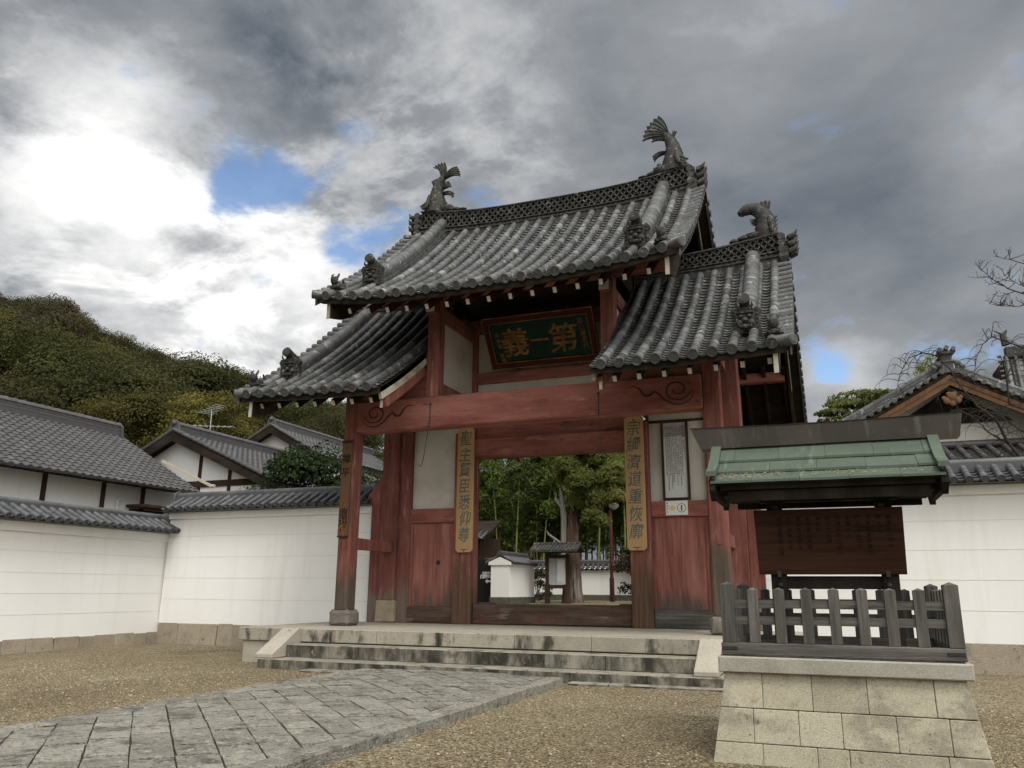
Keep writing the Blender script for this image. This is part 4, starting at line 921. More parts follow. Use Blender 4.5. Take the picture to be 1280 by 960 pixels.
def fish(root, x, z, s, xf=None, hook=False, k=1.0, tall=False):
    """roof fish: s = +1 when its inner side looks to +X"""
    f = lambda p: Vector((x+s*p.x*k, DP+p.y*k, z+p.z*k))
    g = (lambda p: xf(f(p))) if xf else f
    mb = MB(g)
    if not hook:
        path = [(0, 0, -.05), (.02, 0, .2), (.0, 0, .45), (.02, 0, .68), (.08, 0, .88), (.17, 0, 1.04), (.22, 0, 1.12)]; rad = [.30, .27, .215, .165, .125, .09, .05]
        mb.tube(path, rad, 14, .4, flat=None); scales(mb, path[:6], rad[:6], 3)
        if tall:
            fan(mb, (.08, 0, .98), 14, 80, .08, .70, .055, 6, .6, -12); fan(mb, (.06, 0, .84), 24, 62, .10, .50, .05, 4, .55, -14); fan(mb, (.05, 0, .86), 100, 122, .08, .28, .04, 2, .6, 0)
        else:
          fan(mb, (.15, 0, 1.0), 62, 104, .06, .52, .055, 4, .55, 20); fan(mb, (.16, 0, .98), 22, 58, .06, .56, .05, 4, .6, -22)
        if not tall: fan(mb, (.02, 0, .66), 100, 126, .12, .40, .045, 3, .6, -6); fan(mb, (.04, 0, .64), 22, 50, .12, .42, .05, 3, .6, -10)
        fan(mb, (.08, 0, .54), -2, 18, .10, .46, .05, 2, .35, -22)
        for i in range(6): mb.tube([(-.22+.03*i, 0, .12+.1*i), (-.33+.035*i, 0, .19+.1*i)], [.05, .008], 6, .5)
        for i in range(6): mb.tube([(.26-.03*i, 0, .10+.08*i), (.36-.03*i, 0, .16+.08*i)], [.05, .008], 6, .5)
        for y in (-1, 1):
            mb.tube([(-.08, y*.26, .42), (-.12, y*.30, .2), (-.16, y*.33, .06), (-.27, y*.34, .0)], [.05, .06, .045, .01], 7, .75)
            fan(mb, (-.06, 0, .30), 205, 262, .1, .36, .03, 3, .5, 0, y*.25)
        mb.ball((.30, 0, .05), .2, (1.4, 1.1, .7), 10, 6, .4, .08, 2); mb.ball((.52, 0, .02), .13, (1.5, 1, .6), 9, 5, .4, .1, 4); mb.ball((.78, 0, -.01), .08, (2, 1, .5), 8, 5, .4)
        for y in (-1, 1): mb.ball((.36, y*.15, .16), .055, (1, 1, 1), 7, 5, .7)
    else:
        path = [(0, 0, -.05), (.0, 0, .2), (-.01, 0, .42), (.04, 0, .60), (.16, 0, .73), (.32, 0, .78), (.46, 0, .75), (.55, 0, .67), (.56, 0, .63)]; rad = [.24, .235, .205, .17, .14, .125, .115, .09, .03]
        mb.tube(path, rad, 14, .4); scales(mb, path[:7], rad[:7], 5)
        fan(mb, (-.02, 0, .55), 70, 118, .12, .38, .045, 3, .6, -8); fan(mb, (.08, 0, .5), -48, -8, .08, .26, .05, 3, .35, 10)
        for i in range(5): mb.tube([(-.2, 0, .05+.1*i), (-.28, 0, .11+.1*i)], [.045, .008], 6, .5)
        for y in (-1, 1): mb.tube([(-.1, y*.2, .42), (-.14, y*.24, .2), (-.15, y*.26, .02)], [.05, .06, .03], 7, .7)
        mb.ball((.28, 0, .05), .16, (1.4, 1.1, .7), 10, 6, .4, .1, 2); mb.ball((.5, 0, .04), .12, (1.3, 1, .7), 9, 5, .4, .1, 4); mb.ball((.72, 0, .0), .085, (1.6, 1, .7), 8, 5, .4, .1, 5)
    mb.build('fish_ornament', 'tile_ridge', root, True)
def dress_roofs():
    zb = lambda x: 10.06+.16*(abs(x)/3.7)**3; zt = lambda x: 10.70+.27*(abs(x)/3.7)**3
    main_ridge(ROOF_U, -3.66, 3.66, zb, zt, None, 5)
    for s in (-1, 1):
        ridge_end(ROOF_U, s*3.66, zb(3.66), zt(3.66), s, None); fish(ROOF_U, s*3.30, zt(3.3)+.02, -s, None, tall=s > 0)
        kudari(ROOF_U, s*3.03, up_z, URUN, .04, .80, None, .32, 3)
        corner_beast(ROOF_U, s*3.62, up_z, URUN, None)
    zb2 = lambda x: 8.05+.10*max(0, (x-2.4)/3.2)**2; zt2 = lambda x: 8.56+.28*max(0, (x-2.4)/3.2)**2
    for root, xf in ((ROOF_R, None), (ROOF_L, mirror)):
        main_ridge(root, 2.24, 5.62, zb2, zt2, xf, 6); ridge_end(root, 5.62, zb2(5.6), zt2(5.6), 1, xf); fish(root, 5.34, zt2(5.3)+.02, -1, xf, True)
        kudari(root, 5.02, low_z, LRUN, .05, .80, xf, .30, 4); corner_beast(root, 5.52, low_z, LRUN, xf)
dress_roofs()
# ------------------------------------------------------------------ boards and signs hung on the gate
def hung_board(text, x, label, seed, z0=1.66, z1=4.70):
    t = thing('couplet_board', label, 'board', (x, DP-.33, z0), 'painted couplet boards on the door posts')
    mb = MB(); w = .222; c = .06; y = DP-.30
    prof = [(-w, z0+c), (-w+c, z0), (w-c, z0), (w, z0+c), (w, z1-c), (w-c, z1), (-w+c, z1), (-w, z1-c)]
    mb.prism([(x+a, y, b) for a, b in prof], (0, -.05, 0)); mb.build('board', 'board_tan', t, bevel=0.006)
    mb = MB(); n = len(text); top, bot = z1-.27, z0+.42
    for i, ch in enumerate(text):
        z = top-(top-bot)*i/(n-1); rng = random.Random(seed+i)
        write(mb, ch, (x+rng.uniform(-.015, .015), y-.0535, z), (1, 0, 0), (0, 0, 1), .38, .009, .14, .05, seed+i, rng.random(), .86)
    mb.build('lettering', 'ink_green', t)
    mb = MB(); mb.ball((x, y-.055, z1-.09), .02, (1, .6, 1), 8, 5); mb.box(x-.09, x+.09, y-.056, y-.051, z0+.06, z0+.075); mb.ball((x, y-.055, z0+.03), .016, (1, .6, 1), 8, 5); mb.build('nail', 'black', t)
hung_board('聖主賢臣悉仰尊', -2.09, 'tall tan couplet board with green characters on the door post beside the plain plaster panel', 10)
hung_board('宗綱濟道重恢廓', 2.13, 'tall tan couplet board with green characters on the door post beside the framed notice', 30, 1.66, 4.70)
def post_plaque():
    t = thing('post_plaque', 'narrow brown wooden plaque with flaked lower letters on the left front post', 'plaque', (-4.2, -.19, 1.95))
    x0, x1, z0, z1, y = -4.33, -4.075, 1.96, 4.10, -.172
    mb = MB(); mb.box(x0, x1, y-.035, y-.001, z0, z1, None, .006); mb.build('board', 'plaque', t)
    mb = MB(); mb.box(x0-.01, x1+.01, y-.04, y, z0-.035, z0-.001); mb.box(x0-.01, x1+.01, y-.04, y, z1+.001, z1+.06); mb.ball(((x0+x1)/2, y-.04, z1-.12), .016); mb.build('holder', 'brownwood', t)
    mb = MB()
    for ch, z in (('禪', 3.72), ('平', 3.40), ('壇', 2.48), ('場', 2.25)): write(mb, ch, ((x0+x1)/2, y-.038, z), (1, 0, 0), (0, 0, 1), .24, .015, 0, .02, 3)
    mb.build('lettering', 'ink', t)
    mb = MB(); rng = random.Random(5)
    for i in range(16):
        x = rng.uniform(x0+.06, x1-.06); z = rng.uniform(2.06, 2.68); h = rng.uniform(.05, .16); w = rng.uniform(.010, .024)
        mb.prism([(x-w, y-.0368, z-h), (x+w*.6, y-.0368, z-h*.8), (x+w, y-.0368, z+h*.7), (x-w*.4, y-.0368, z+h)], (0, .001, 0))
    mb.build('flaked_patch', 'orange_wood', t)
post_plaque()
def name_board():
    t = thing('name_board', 'large dark green name board with gold characters leaning out above the main beam', 'sign board', (0, 1.7, 6.14))
    a = math.atan2(1.10, .78); up = Vector((0, -math.cos(a), math.sin(a))); f = Vector((0, -math.sin(a), -math.cos(a))); rt = Vector((1, 0, 0)); o = Vector((0, 1.88, 6.16))
    P = lambda x, z, d=0: o+rt*x+up*z+f*d
    W, H = 1.40, 1.34
    def slab(mb, x0, x1, z0, z1, d0, d1): mb.hexa([P(x0, z0, d0), P(x1, z0, d0), P(x1, z0, d1), P(x0, z0, d1), P(x0, z1, d0), P(x1, z1, d0), P(x1, z1, d1), P(x0, z1, d1)])
    mb = MB(); slab(mb, -W+.14, W-.14, .14, H-.14, 0, .03); mb.build('panel', 'sign_green', t)
    mb = MB(); slab(mb, -W, W, 0, .15, -.02, .07); slab(mb, -W, W, H-.15, H, -.02, .07); slab(mb, -W, -W+.15, .151, H-.151, -.02, .07); slab(mb, W-.15, W, .151, H-.151, -.02, .07); mb.build('frame', 'sign_red', t)
    mb = MB(); e = .018
    for q, d in ((.15, .0715), (.0, .0715)):
        slab(mb, -W+q, W-q, q, q+e, d-.01, d+.004); slab(mb, -W+q, W-q, H-q-e, H-q, d-.01, d+.004); slab(mb, -W+q, -W+q+e, q+e, H-q-e, d-.01, d+.004); slab(mb, W-q-e, W-q, q+e, H-q-e, d-.01, d+.004)
    mb.build('gold_edge', 'gold', t)
    mb = MB()
    for ch, x, s, sd in (('義', -.66, .76, 3), ('一', -.02, .5, 4), ('第', .58, .76, 7)):
        write(mb, ch, P(x, H*.49, .034), rt, up, s, .012, .1, .045, sd)
    for i, ch in enumerate('當山第五代'): write(mb, ch, P(1.05+.012*i, H*.76-i*.155, .034), rt, up, .15, .012, .1, .04, i)
    for i, ch in enumerate('高泉書'): write(mb, ch, P(-1.09+.008*i, H*.66-i*.15, .034), rt, up, .12, .006, 0, .02, i+9)
    slab(mb, 1.06, 1.13, H*.86, H*.94-.03, .031, .034); slab(mb, -1.12, -1.02, .30, .41, .031, .034); slab(mb, -1.10, -1.0, .17, .27, .031, .034)
    mb.build('lettering', 'gold', t)
    mb = MB()
    for x in (-.75, .75): mb.bar(P(x, -.02, .02), P(x, -.02, -.12), .1, .08); mb.tube([P(x, H, 0), P(x, H, 0)+Vector((0, .75, .35))], .02, 6)
    mb.build('bracket', 'black', t)
name_board()
def framed_notice():
    t = thing('framed_notice', 'tall framed white notice of small print on the plaster panel right of the opening', 'notice', (3.0, DP-.06, 2.76))
    y = DP-.052; a, b = at(826, 528, y), at(863, 626, y); x0, x1, z0, z1 = 2.70, 3.32, 2.77, 4.60
    fr = .055; mb = MB(); mb.box(x0, x0+fr, y-.04, y, z0, z1); mb.box(x1-fr, x1, y-.04, y, z0, z1); mb.box(x0+fr, x1-fr, y-.04, y, z0, z0+fr); mb.box(x0+fr, x1-fr, y-.04, y, z1-fr, z1); mb.build('frame', 'brownwood', t, bevel=.004)
    mb = MB(); mb.box(x0+fr, x1-fr, y-.012, y, z0+fr, z1-.38); mb.build('sheet', 'paper', t)
    mb = MB(); mb.box(x0+fr, x1-fr, y-.0125, y, z1-.378, z1-fr-.001); mb.build('grey_strip', 'paper_grey', t)  # top band of the sheet in a darker grey
    mb = MB(); rng = random.Random(2); n = 11
    body = '黄檗山萬福寺総門中国風門瓦屋根中央高左右低漢門称明時代様式寛文元年建立元禄再建重要文化財指定'
    for i in range(n):
        x = x1-fr-.055-i*(x1-x0-2*fr-.11)/(n-1); z = z1-fr-.10; L = z0+fr+rng.uniform(.12, .55) if i else z1-.75
        s = .05 if i == 0 else .033
        while z > L:
            if rng.random() > .06:
                vs_ = body[rng.randrange(len(body))]; write(mb, vs_, (x, y-.0145, z), (1, 0, 0), (0, 0, 1), s, .004)
            z -= s*1.12
    mb.build('print', 'ink', t)
framed_notice()
def number_sign():
    y = DP-.132; x0, x1, z0, z1 = 2.76, 3.25, 2.43, 2.75
    t = thing('number_sign', 'small white sign with circled number 1 and a yellow mark below the framed notice', 'sign', (3.0, y, 2.43))
    mb = MB(); mb.box(x0, x1, y-.012, y, z0, z1, None, .002); mb.build('panel', 'white_paint', t)
    mb = MB(); cx, cz = x1-.135, (z0+z1)/2; ring = lambda q: [(cx+math.cos(2*math.pi*i/36)*q, y-.0135, cz+math.sin(2*math.pi*i/36)*q) for i in range(37)]
    mb.grid([ring(.098), ring(.088)]); write(mb, '1', (cx, y-.0135, cz), (1, 0, 0), (0, 0, 1), .17, .025)
    for i, ch in enumerate('萬福寺巡'): write(mb, ch, (x0+.035, y-.0135, z1-.05-i*.065), (1, 0, 0), (0, 0, 1), .045, .003)
    mb.build('lettering', 'ink', t)
    mb = MB(); c = (x0+.155, cz); mb.add([(c[0], y-.0135, c[1])]+[(c[0]+math.cos(R(45*k))*(.075 if k % 2 == 0 else .055), y-.0135, c[1]+math.sin(R(45*k))*(.075 if k % 2 == 0 else .055)) for k in range(8)], [(0, i+1, (i+1) % 8+1) for i in range(8)]); mb.build('yellow_mark', 'yellow', t)
number_sign()
def hook_wires():
    for (x, zt, pts, lab) in ((-2.06, 4.86, [(0, 0), (0, -.36), (-.06, -.75), (-.13, -1.25), (-.17, -1.38), (-.22, -1.41), (-.25, -1.36)], 'rusty wire with a hooked end hanging from the main beam by the plaster panel'),
                              (1.86, 4.80, [(0, 0), (.0, -.35), (.01, -.62), (.05, -1.3), (.07, -1.38)], 'thin straight wire hanging from the main beam over the opening')):
        mb = MB(); mb.tube([(x+a, -.225, zt+b) for a, b in pts], .0085, 6); mb.ball((x, -.222, zt), .03, (1, .5, 1), 8, 5)
        tag(mb.build('hook_wire', 'black'), lab, 'wire')
hook_wires()

# ------------------------------------------------------------------ notice board on its stone plinth
def plinth():
    t = thing('stone_plinth', 'battered granite plinth with a flat cap stone under the picket fence', 'plinth', (6.12, -7.2, -.7)); rng = random.Random(6)
    x0, x1, y0, y1 = 5.10, 7.12, -7.96, -6.35; zt, zb = .06, -.78
    rowsz = [(.06, -.245, (.33, .76, 1.22, 1.755)), (-.248, -.535, (.24, .63, .99, 1.43, 1.84)), (-.538, -.80, (.31, .77, 1.03, 1.80))]
    mb = MB()
    for (za, zc, cuts) in rowsz:
        for sidey in (y0, y1):
            xs = [x0, *[x0+c for c in cuts], x1]
            for a, b in zip(xs[:-1], xs[1:]):
                off = lambda z: (zt-z)*.17
                fx = lambda x, z: x+(-off(z) if x == x0 else off(z) if x == x1 else 0)
                s = -1 if sidey == y0 else 1; g = .003
                ya = lambda z: sidey+s*off(z)
                d = s*-.3; v = rng.random(); g = rng.choice((.0012, .0018, .003))
                P = [(fx(a, zc)+g, ya(zc), zc+g), (fx(b, zc)-g, ya(zc), zc+g), (fx(b, zc)-g, ya(zc)+d, zc+g), (fx(a, zc)+g, ya(zc)+d, zc+g), (fx(a, za)+g, ya(za), za-g), (fx(b, za)-g, ya(za), za-g), (fx(b, za)-g, ya(za)+d, za-g), (fx(a, za)+g, ya(za)+d, za-g)]
                mb.hexa(P, v)
        off = lambda z: (zt-z)*.17
        for x, s in ((x0, -1), (x1, 1)):
            g = .003
            X = lambda z: x+s*off(z)
            ys = [y0+.30, (y0+y1)/2, y1-.30]
            for a, b in zip(ys[:-1], ys[1:]):
                mb.hexa([(X(zc), a+g, zc+g), (X(zc)-s*.3, a+g, zc+g), (X(zc)-s*.3, b-g, zc+g), (X(zc), b-g, zc+g), (X(za), a+g, za-g), (X(za)-s*.3, a+g, za-g), (X(za)-s*.3, b-g, za-g), (X(za), b-g, za-g)], rng.random())
    mb.build('plinth_block', 'stone_plinth', t, bevel=.007)
    mb = MB(); mb.box(5.05, 7.175, -8.02, -6.29, .062, .203, None, .012); mb.build('cap_stone', 'stone_cap', t, bevel=.004)
plinth()
def picket_fence():
    t = thing('picket_fence', 'weathered grey picket fence round the notice board on the stone plinth', 'fence', (6.12, -7.2, .2)); x0, x1, y0, y1 = 5.085, 7.14, -7.99, -6.33
    mb = MB()
    mb.box(x0, x1, y0, y0+.10, .215, .325, None, .008); mb.box(x0, x1, y1-.10, y1, .215, .325, None, .008); mb.box(x0, x0+.10, y0+.102, y1-.102, .215, .325, None, .008); mb.box(x1-.10, x1, y0+.102, y1-.102, .215, .325, None, .008)
    for a, b in ((x0+.005, x0+.20), (5.98, 6.16), (x1-.24, x1-.02)):
        for y in (y0+.01, y1-.09): mb.box(a, b, y, y+.08, .2035, .2145)
    mb.build('bottom_rail', 'greywood_x', t, bevel=.004)
    mb = MB()
    for x in (x0+.01, x1-.15): mb.box(x, x+.14, y0-.006, y0-.001, .262, .292, None, .002)
    mb.build('iron_strap', 'black', t)
    def stake(b, x, y, w, d, z1):
        b.hexa([(x-w, y-d, .326), (x+w, y-d, .326), (x+w, y+d, .326), (x-w, y+d, .326), (x-w, y-d, z1), (x+w, y-d, z1), (x+w, y+d, z1), (x-w, y+d, z1)])
        b.add([(x-w, y-d, z1), (x+w, y-d, z1), (x+w, y+d, z1), (x-w, y+d, z1), (x, y, z1+w*.45)], [(0, 1, 4), (1, 2, 4), (2, 3, 4), (3, 0, 4)])
    for x in (x0+.075, x1-.065):
        for y in (y0+.06, y1-.06):
            mb = MB(); stake(mb, x, y, .062, .058, .855); mb.build('corner_post', 'greywood', t, bevel=.006)
    px = [5.395, 5.633, 5.872, 6.112, 6.350, 6.585, 6.82]
    for x in px:
        for y in (y0+.05, y1-.05):
            mb = MB(); stake(mb, x, y, .048, .036, .808); mb.build('picket', 'greywood', t, bevel=.005)
    for k in range(5):
        for x in (x0+.06, x1-.06):
            mb = MB(); stake(mb, x, y0+.33+k*.25, .036, .048, .808); mb.build('picket', 'greywood', t, bevel=.005)
    mb = MB(); xs = [x0+.138]+[q for p in px for q in (p-.05, p+.05)]+[x1-.128]
    for z in (.49, .64):
        for y in (y0+.05, y1-.05):
            mb.box(xs[0], xs[-1], y-.017, y+.017, z, z+.075)
        for x in (x0+.06, x1-.06):
            mb.box(x-.017, x+.017, y0+.12, y1-.12, z, z+.07)
    mb.build('cross_rail', 'greywood_x', t)
picket_fence()
def notice_board():
    Y = -7.0
    t = thing('notice_board', 'dark wooden notice board under a green copper roof, standing inside the picket fence', 'notice board', (6.12, Y, .2))
    for x in (5.595, 6.665):
        mb = MB(); mb.box(x-.078, x+.078, Y-.07, Y+.07, .2035, 2.1, None, .01); mb.build('post', 'blackwood', t, bevel=.004)
    mb = MB(); mb.box(5.674, 6.586, Y-.035, Y+.035, .82, .95); mb.box(5.45, 6.81, Y-.04, Y+.04, 1.72, 1.86); mb.build('cross_beam', 'blackwood', t)
    # board leaning forward at the top
    o = Vector((6.11, Y-.10, .965)); lean = .10; up = Vector((0, -lean, .66)); W = .715
    mb = MB(); p = [o+Vector((-W+.01, 0, 0)), o+Vector((W-.01, 0, 0)), o+Vector((W-.01, .045, 0)), o+Vector((-W+.01, .045, 0))]
    mb.hexa(p+[q+up+Vector((-.012 if i in (0, 3) else .012, 0, 0)) for i, q in enumerate(p)]); mb.build('board', 'board_brown', t, bevel=.004)
    mb = MB(); n = up.cross(Vector((1, 0, 0))).normalized(); n = n if n.y < 0 else -n; rng = random.Random(9); uu = up.normalized()
    txt = '禁葷酒入山門殺生乱暴堅停止掟右条々相守者也不許此旨'
    for i in range(12):
        x = .58-i*.095; z = .57
        for j in range(rng.randint(3, 9)):
            write(mb, txt[rng.randrange(len(txt))], o+Vector((x, 0, 0))+uu*z+n*.0025, (1, 0, 0), uu, .05, .004, 0, .03, i+j); z -= .058
    mb.build('faded_lettering', 'board_ink', t)
    mb = MB()
    for x in (5.61, 6.64):
        mb.box(x-.018, x+.018, Y-.16, Y-.06, .94, .963); mb.box(x-.018, x+.018, Y-.175, Y-.155, .94, 1.0); mb.ball((x, Y-.09, .86), .028, (1, 1, 1), 9, 6); mb.box(x-.03, x+.03, Y-.15, Y-.07, 1.64, 1.668)
    mb.build('iron_bracket', 'black', t)
    # roof: copper courses, each lapping the one below
    rf = MB(); x0, x1 = 4.985, 7.235; D = .62
    prof = [(0, 2.37), (.17, 2.24), (.38, 2.115), (.56, 2.055), (.62, 2.04)]
    core = [(0, 2.30), (.2, 2.13), (.4, 1.985), (D+.01, 1.872), (D+.01, 1.855), (.45, 1.86), (0, 1.93)]
    poly = [(x0+.05, Y-a, z) for a, z in core]+[(x0+.05, Y+a, z) for a, z in core[::-1][1:-1]]
    rf.prism(poly, (x1-x0-.1, 0, 0)); root = rf.build('roof', 'blackwood', t)
    cp = MB(); rng = random.Random(12)
    lev = [(.02, 2.355, .29, 2.160), (.265, 2.142, .50, 2.008), (.475, 1.992, .665, 1.892)]
    for k, (a0, z0, a1, z1) in enumerate(lev):
        for sg in (-1, 1):
            x = x0+.035; off = (.25, .62, .45)[k]
            cuts = [x0+.035]+[x0+off+.46*j for j in range(5) if x0+off+.46*j < x1-.1]+[x1-.035]
            for a, b in zip(cuts[:-1], cuts[1:]):
                dz = rng.uniform(-.003, .003); e = .0015
                am, zm = (a0+a1)/2, (z0+z1)/2-.006
                for (p, q, r_, s_) in ((a0, z0, am, zm), (am, zm, a1, z1)):
                    cp.hexa([(a+e, Y+sg*r_, s_-.024+dz), (b-e, Y+sg*r_, s_-.024+dz), (b-e, Y+sg*p, q-.012+dz), (a+e, Y+sg*p, q-.012+dz), (a+e, Y+sg*r_, s_+dz), (b-e, Y+sg*r_, s_+dz), (b-e, Y+sg*p, q+dz), (a+e, Y+sg*p, q+dz)], rng.random())
    cp.build('copper_sheet', 'copper', root)
    ed = MB()
    for xe in (x0, x1-.10):
        for sg in (-1, 1):
            pr = [(0.03, 2.41), (.17, 2.295), (.34, 2.165), (.50, 2.07), (.69, 1.995)]
            for (p, q), (r_, s_) in zip(pr[:-1], pr[1:]):
                out = -.012 if xe == x0 else .012
                ed.hexa([(xe, Y+sg*p, q-.05), (xe+.10, Y+sg*p, q-.05), (xe+.10, Y+sg*r_, s_-.05), (xe, Y+sg*r_, s_-.05), (xe, Y+sg*p, q), (xe+.10, Y+sg*p, q), (xe+.10, Y+sg*r_, s_), (xe, Y+sg*r_, s_)], .6)
    ed.build('edge_roll', 'copper', root)
    fz = MB()
    for xe in (x0+.02, x1-.08):
        for sg in (-1, 1): fz.hexa([(xe, Y+sg*.52, 1.70), (xe+.06, Y+sg*.52, 1.70), (xe+.06, Y+sg*.65, 1.80), (xe, Y+sg*.65, 1.80), (xe, Y+sg*.44, 1.99), (xe+.06, Y+sg*.44, 1.99), (xe+.06, Y+sg*.65, 1.90), (xe, Y+sg*.65, 1.90)])
        fz.box(xe+.001, xe+.059, Y-.47, Y+.47, 1.74, 1.95)
    fz.box(x0+.19, x1-.16, Y-.50, Y-.42, 1.70, 1.80); fz.box(x0+.19, x1-.16, Y+.42, Y+.50, 1.70, 1.80); fz.box(x0+.12, x1-.12, Y-.56, Y-.505, 1.81, 1.86); fz.box(x0+.12, x1-.12, Y-.41, Y+.41, 1.76, 1.80)
    fz.build('barge_board', 'blackwood', root)
    # ridge: boat-shaped copper-clad beam, ends flaring up and out
    rd = MB(); n = 6; xl, xr = 4.765, 7.475
    top = lambda q: 2.535+.018*(2*q-1)**2; 
    for i in range(n):
        a, b = i/n, (i+1)/n
        XB = lambda q: 4.865+(7.435-4.865)*q
        XT = lambda q: xl+(xr-xl)*q
        P = [(XB(a), Y-.10, 2.325), (XB(b), Y-.10, 2.325), (XB(b), Y+.10, 2.325), (XB(a), Y+.10, 2.325), (XT(a), Y-.135, top(a)), (XT(b), Y-.135, top(b)), (XT(b), Y+.135, top(b)), (XT(a), Y+.135, top(a))]
        rd.hexa(P, random.Random(i).random())
    rd.build('ridge_beam', 'copper_brown', root)
    rd = MB()
    for i in range(n):
        a, b = i/n, (i+1)/n; XT = lambda q: xl-.004+(xr-xl+.008)*q
        rd.hexa([(XT(a), Y-.14, top(a)+.001), (XT(b), Y-.14, top(b)+.001), (XT(b), Y+.14, top(b)+.001), (XT(a), Y+.14, top(a)+.001), (XT(a), Y-.14, top(a)+.012), (XT(b), Y-.14, top(b)+.012), (XT(b), Y+.14, top(b)+.012), (XT(a), Y+.14, top(a)+.012)])
    rd.build('ridge_cap', 'blackwood', root)
    mb = MB(); rng = random.Random(77)
    for i in range(150):
        x = rng.choice([rng.gauss(5.35, .16), rng.gauss(6.1, .35), rng.uniform(5.1, 7.1)]); 
        if not 5.1 < x < 7.1: continue
        a = rng.uniform(.53, .655); z = 2.006-(a-.48)/.185*.101+.004; r = rng.uniform(.004, .009)
        mb.add([(x-r, Y-a, z), (x, Y-a-r, z-.002), (x+r, Y-a, z+.001), (x, Y-a+r, z+.005)], [(0, 1, 2, 3)], rng.random())
    o = mb.build('fallen_leaf_litter', 'board_tan'); o['kind'] = 'stuff'; tag(o, 'tiny dry leaf crumbs lying on the green copper roof', 'leaf litter')
notice_board()
# ------------------------------------------------------------------ houses behind the side wall
def wave_roof(mb, o, ax, dn, W, L, tw=.30, tl=.27, seed=0, amp=.028, step=.03):
    """sheet of wavy pantiles: o = ridge corner, ax = unit along the ridge, dn = unit down the slope"""
    o, ax, dn = Vector(o), Vector(ax).normalized(), Vector(dn).normalized(); n = ax.cross(dn); n = n if n.z > 0 else -n; rng = random.Random(seed)
    nc, nr = max(1, round(W/tw)), max(1, round(L/tl)); tw, tl = W/nc, L/nr; sh = [0, .30, .62, .88, 1.0, .72, .2]
    for i in range(nr):
        for j in range(nc):
            v = min(1, max(0, rng.gauss(.5, .2))); A, B, Cc = [], [], []
            for q in range(6):
                t = q/5; x = (j+t)*tw; h = amp*math.cos(2*math.pi*(t-.12))
                A.append(o+ax*x+dn*(i*tl)+n*h); B.append(o+ax*x+dn*((i+1)*tl+.02)+n*(h+step)); Cc.append(B[-1]-n*(step+.01))
            mb.grid([A, B, Cc], v)
def ridge_row(mb, a, b, h, w, seed=0, caps=True):
    a, b = Vector(a), Vector(b); d = b-a; n = max(2, int(d.length/.32)); rng = random.Random(seed); u = d.normalized(); s = u.cross(Vector((0, 0, 1))).normalized()
    for k in range(3):
        q = w*(1-.12*k); z0 = -.1 if k == 0 else h*.3*k
        mb.hexa([a-s*q+Vector((0, 0, z0)), a+s*q+Vector((0, 0, z0)), b+s*q+Vector((0, 0, z0)), b-s*q+Vector((0, 0, z0)), a-s*q+Vector((0, 0, h*.3*(k+1)-.012)), a+s*q+Vector((0, 0, h*.3*(k+1)-.012)), b+s*q+Vector((0, 0, h*.3*(k+1)-.012)), b-s*q+Vector((0, 0, h*.3*(k+1)-.012))], rng.gauss(.4, .1))
    for i in range(n):
        p, q = a+d*(i/n), a+d*((i+1)/n)
        mb.grid([[e+s*(math.cos(R(t))*w*r)+Vector((0, 0, h*.9+math.sin(R(t))*w*r)) for t in range(0, 181, 30)] for e, r in ((p, .85), (q+u*.02, 1.0))], rng.gauss(.55, .15))
        mb.grid([[q+u*.02+s*(math.cos(R(t))*w*1.0)+Vector((0, 0, h*.9+math.sin(R(t))*w*1.0)) for t in range(0, 181, 30)], [q+u*.02+s*(math.cos(R(t))*w*.8)+Vector((0, 0, h*.9+math.sin(R(t))*w*.8)) for t in range(0, 181, 30)]], .3)
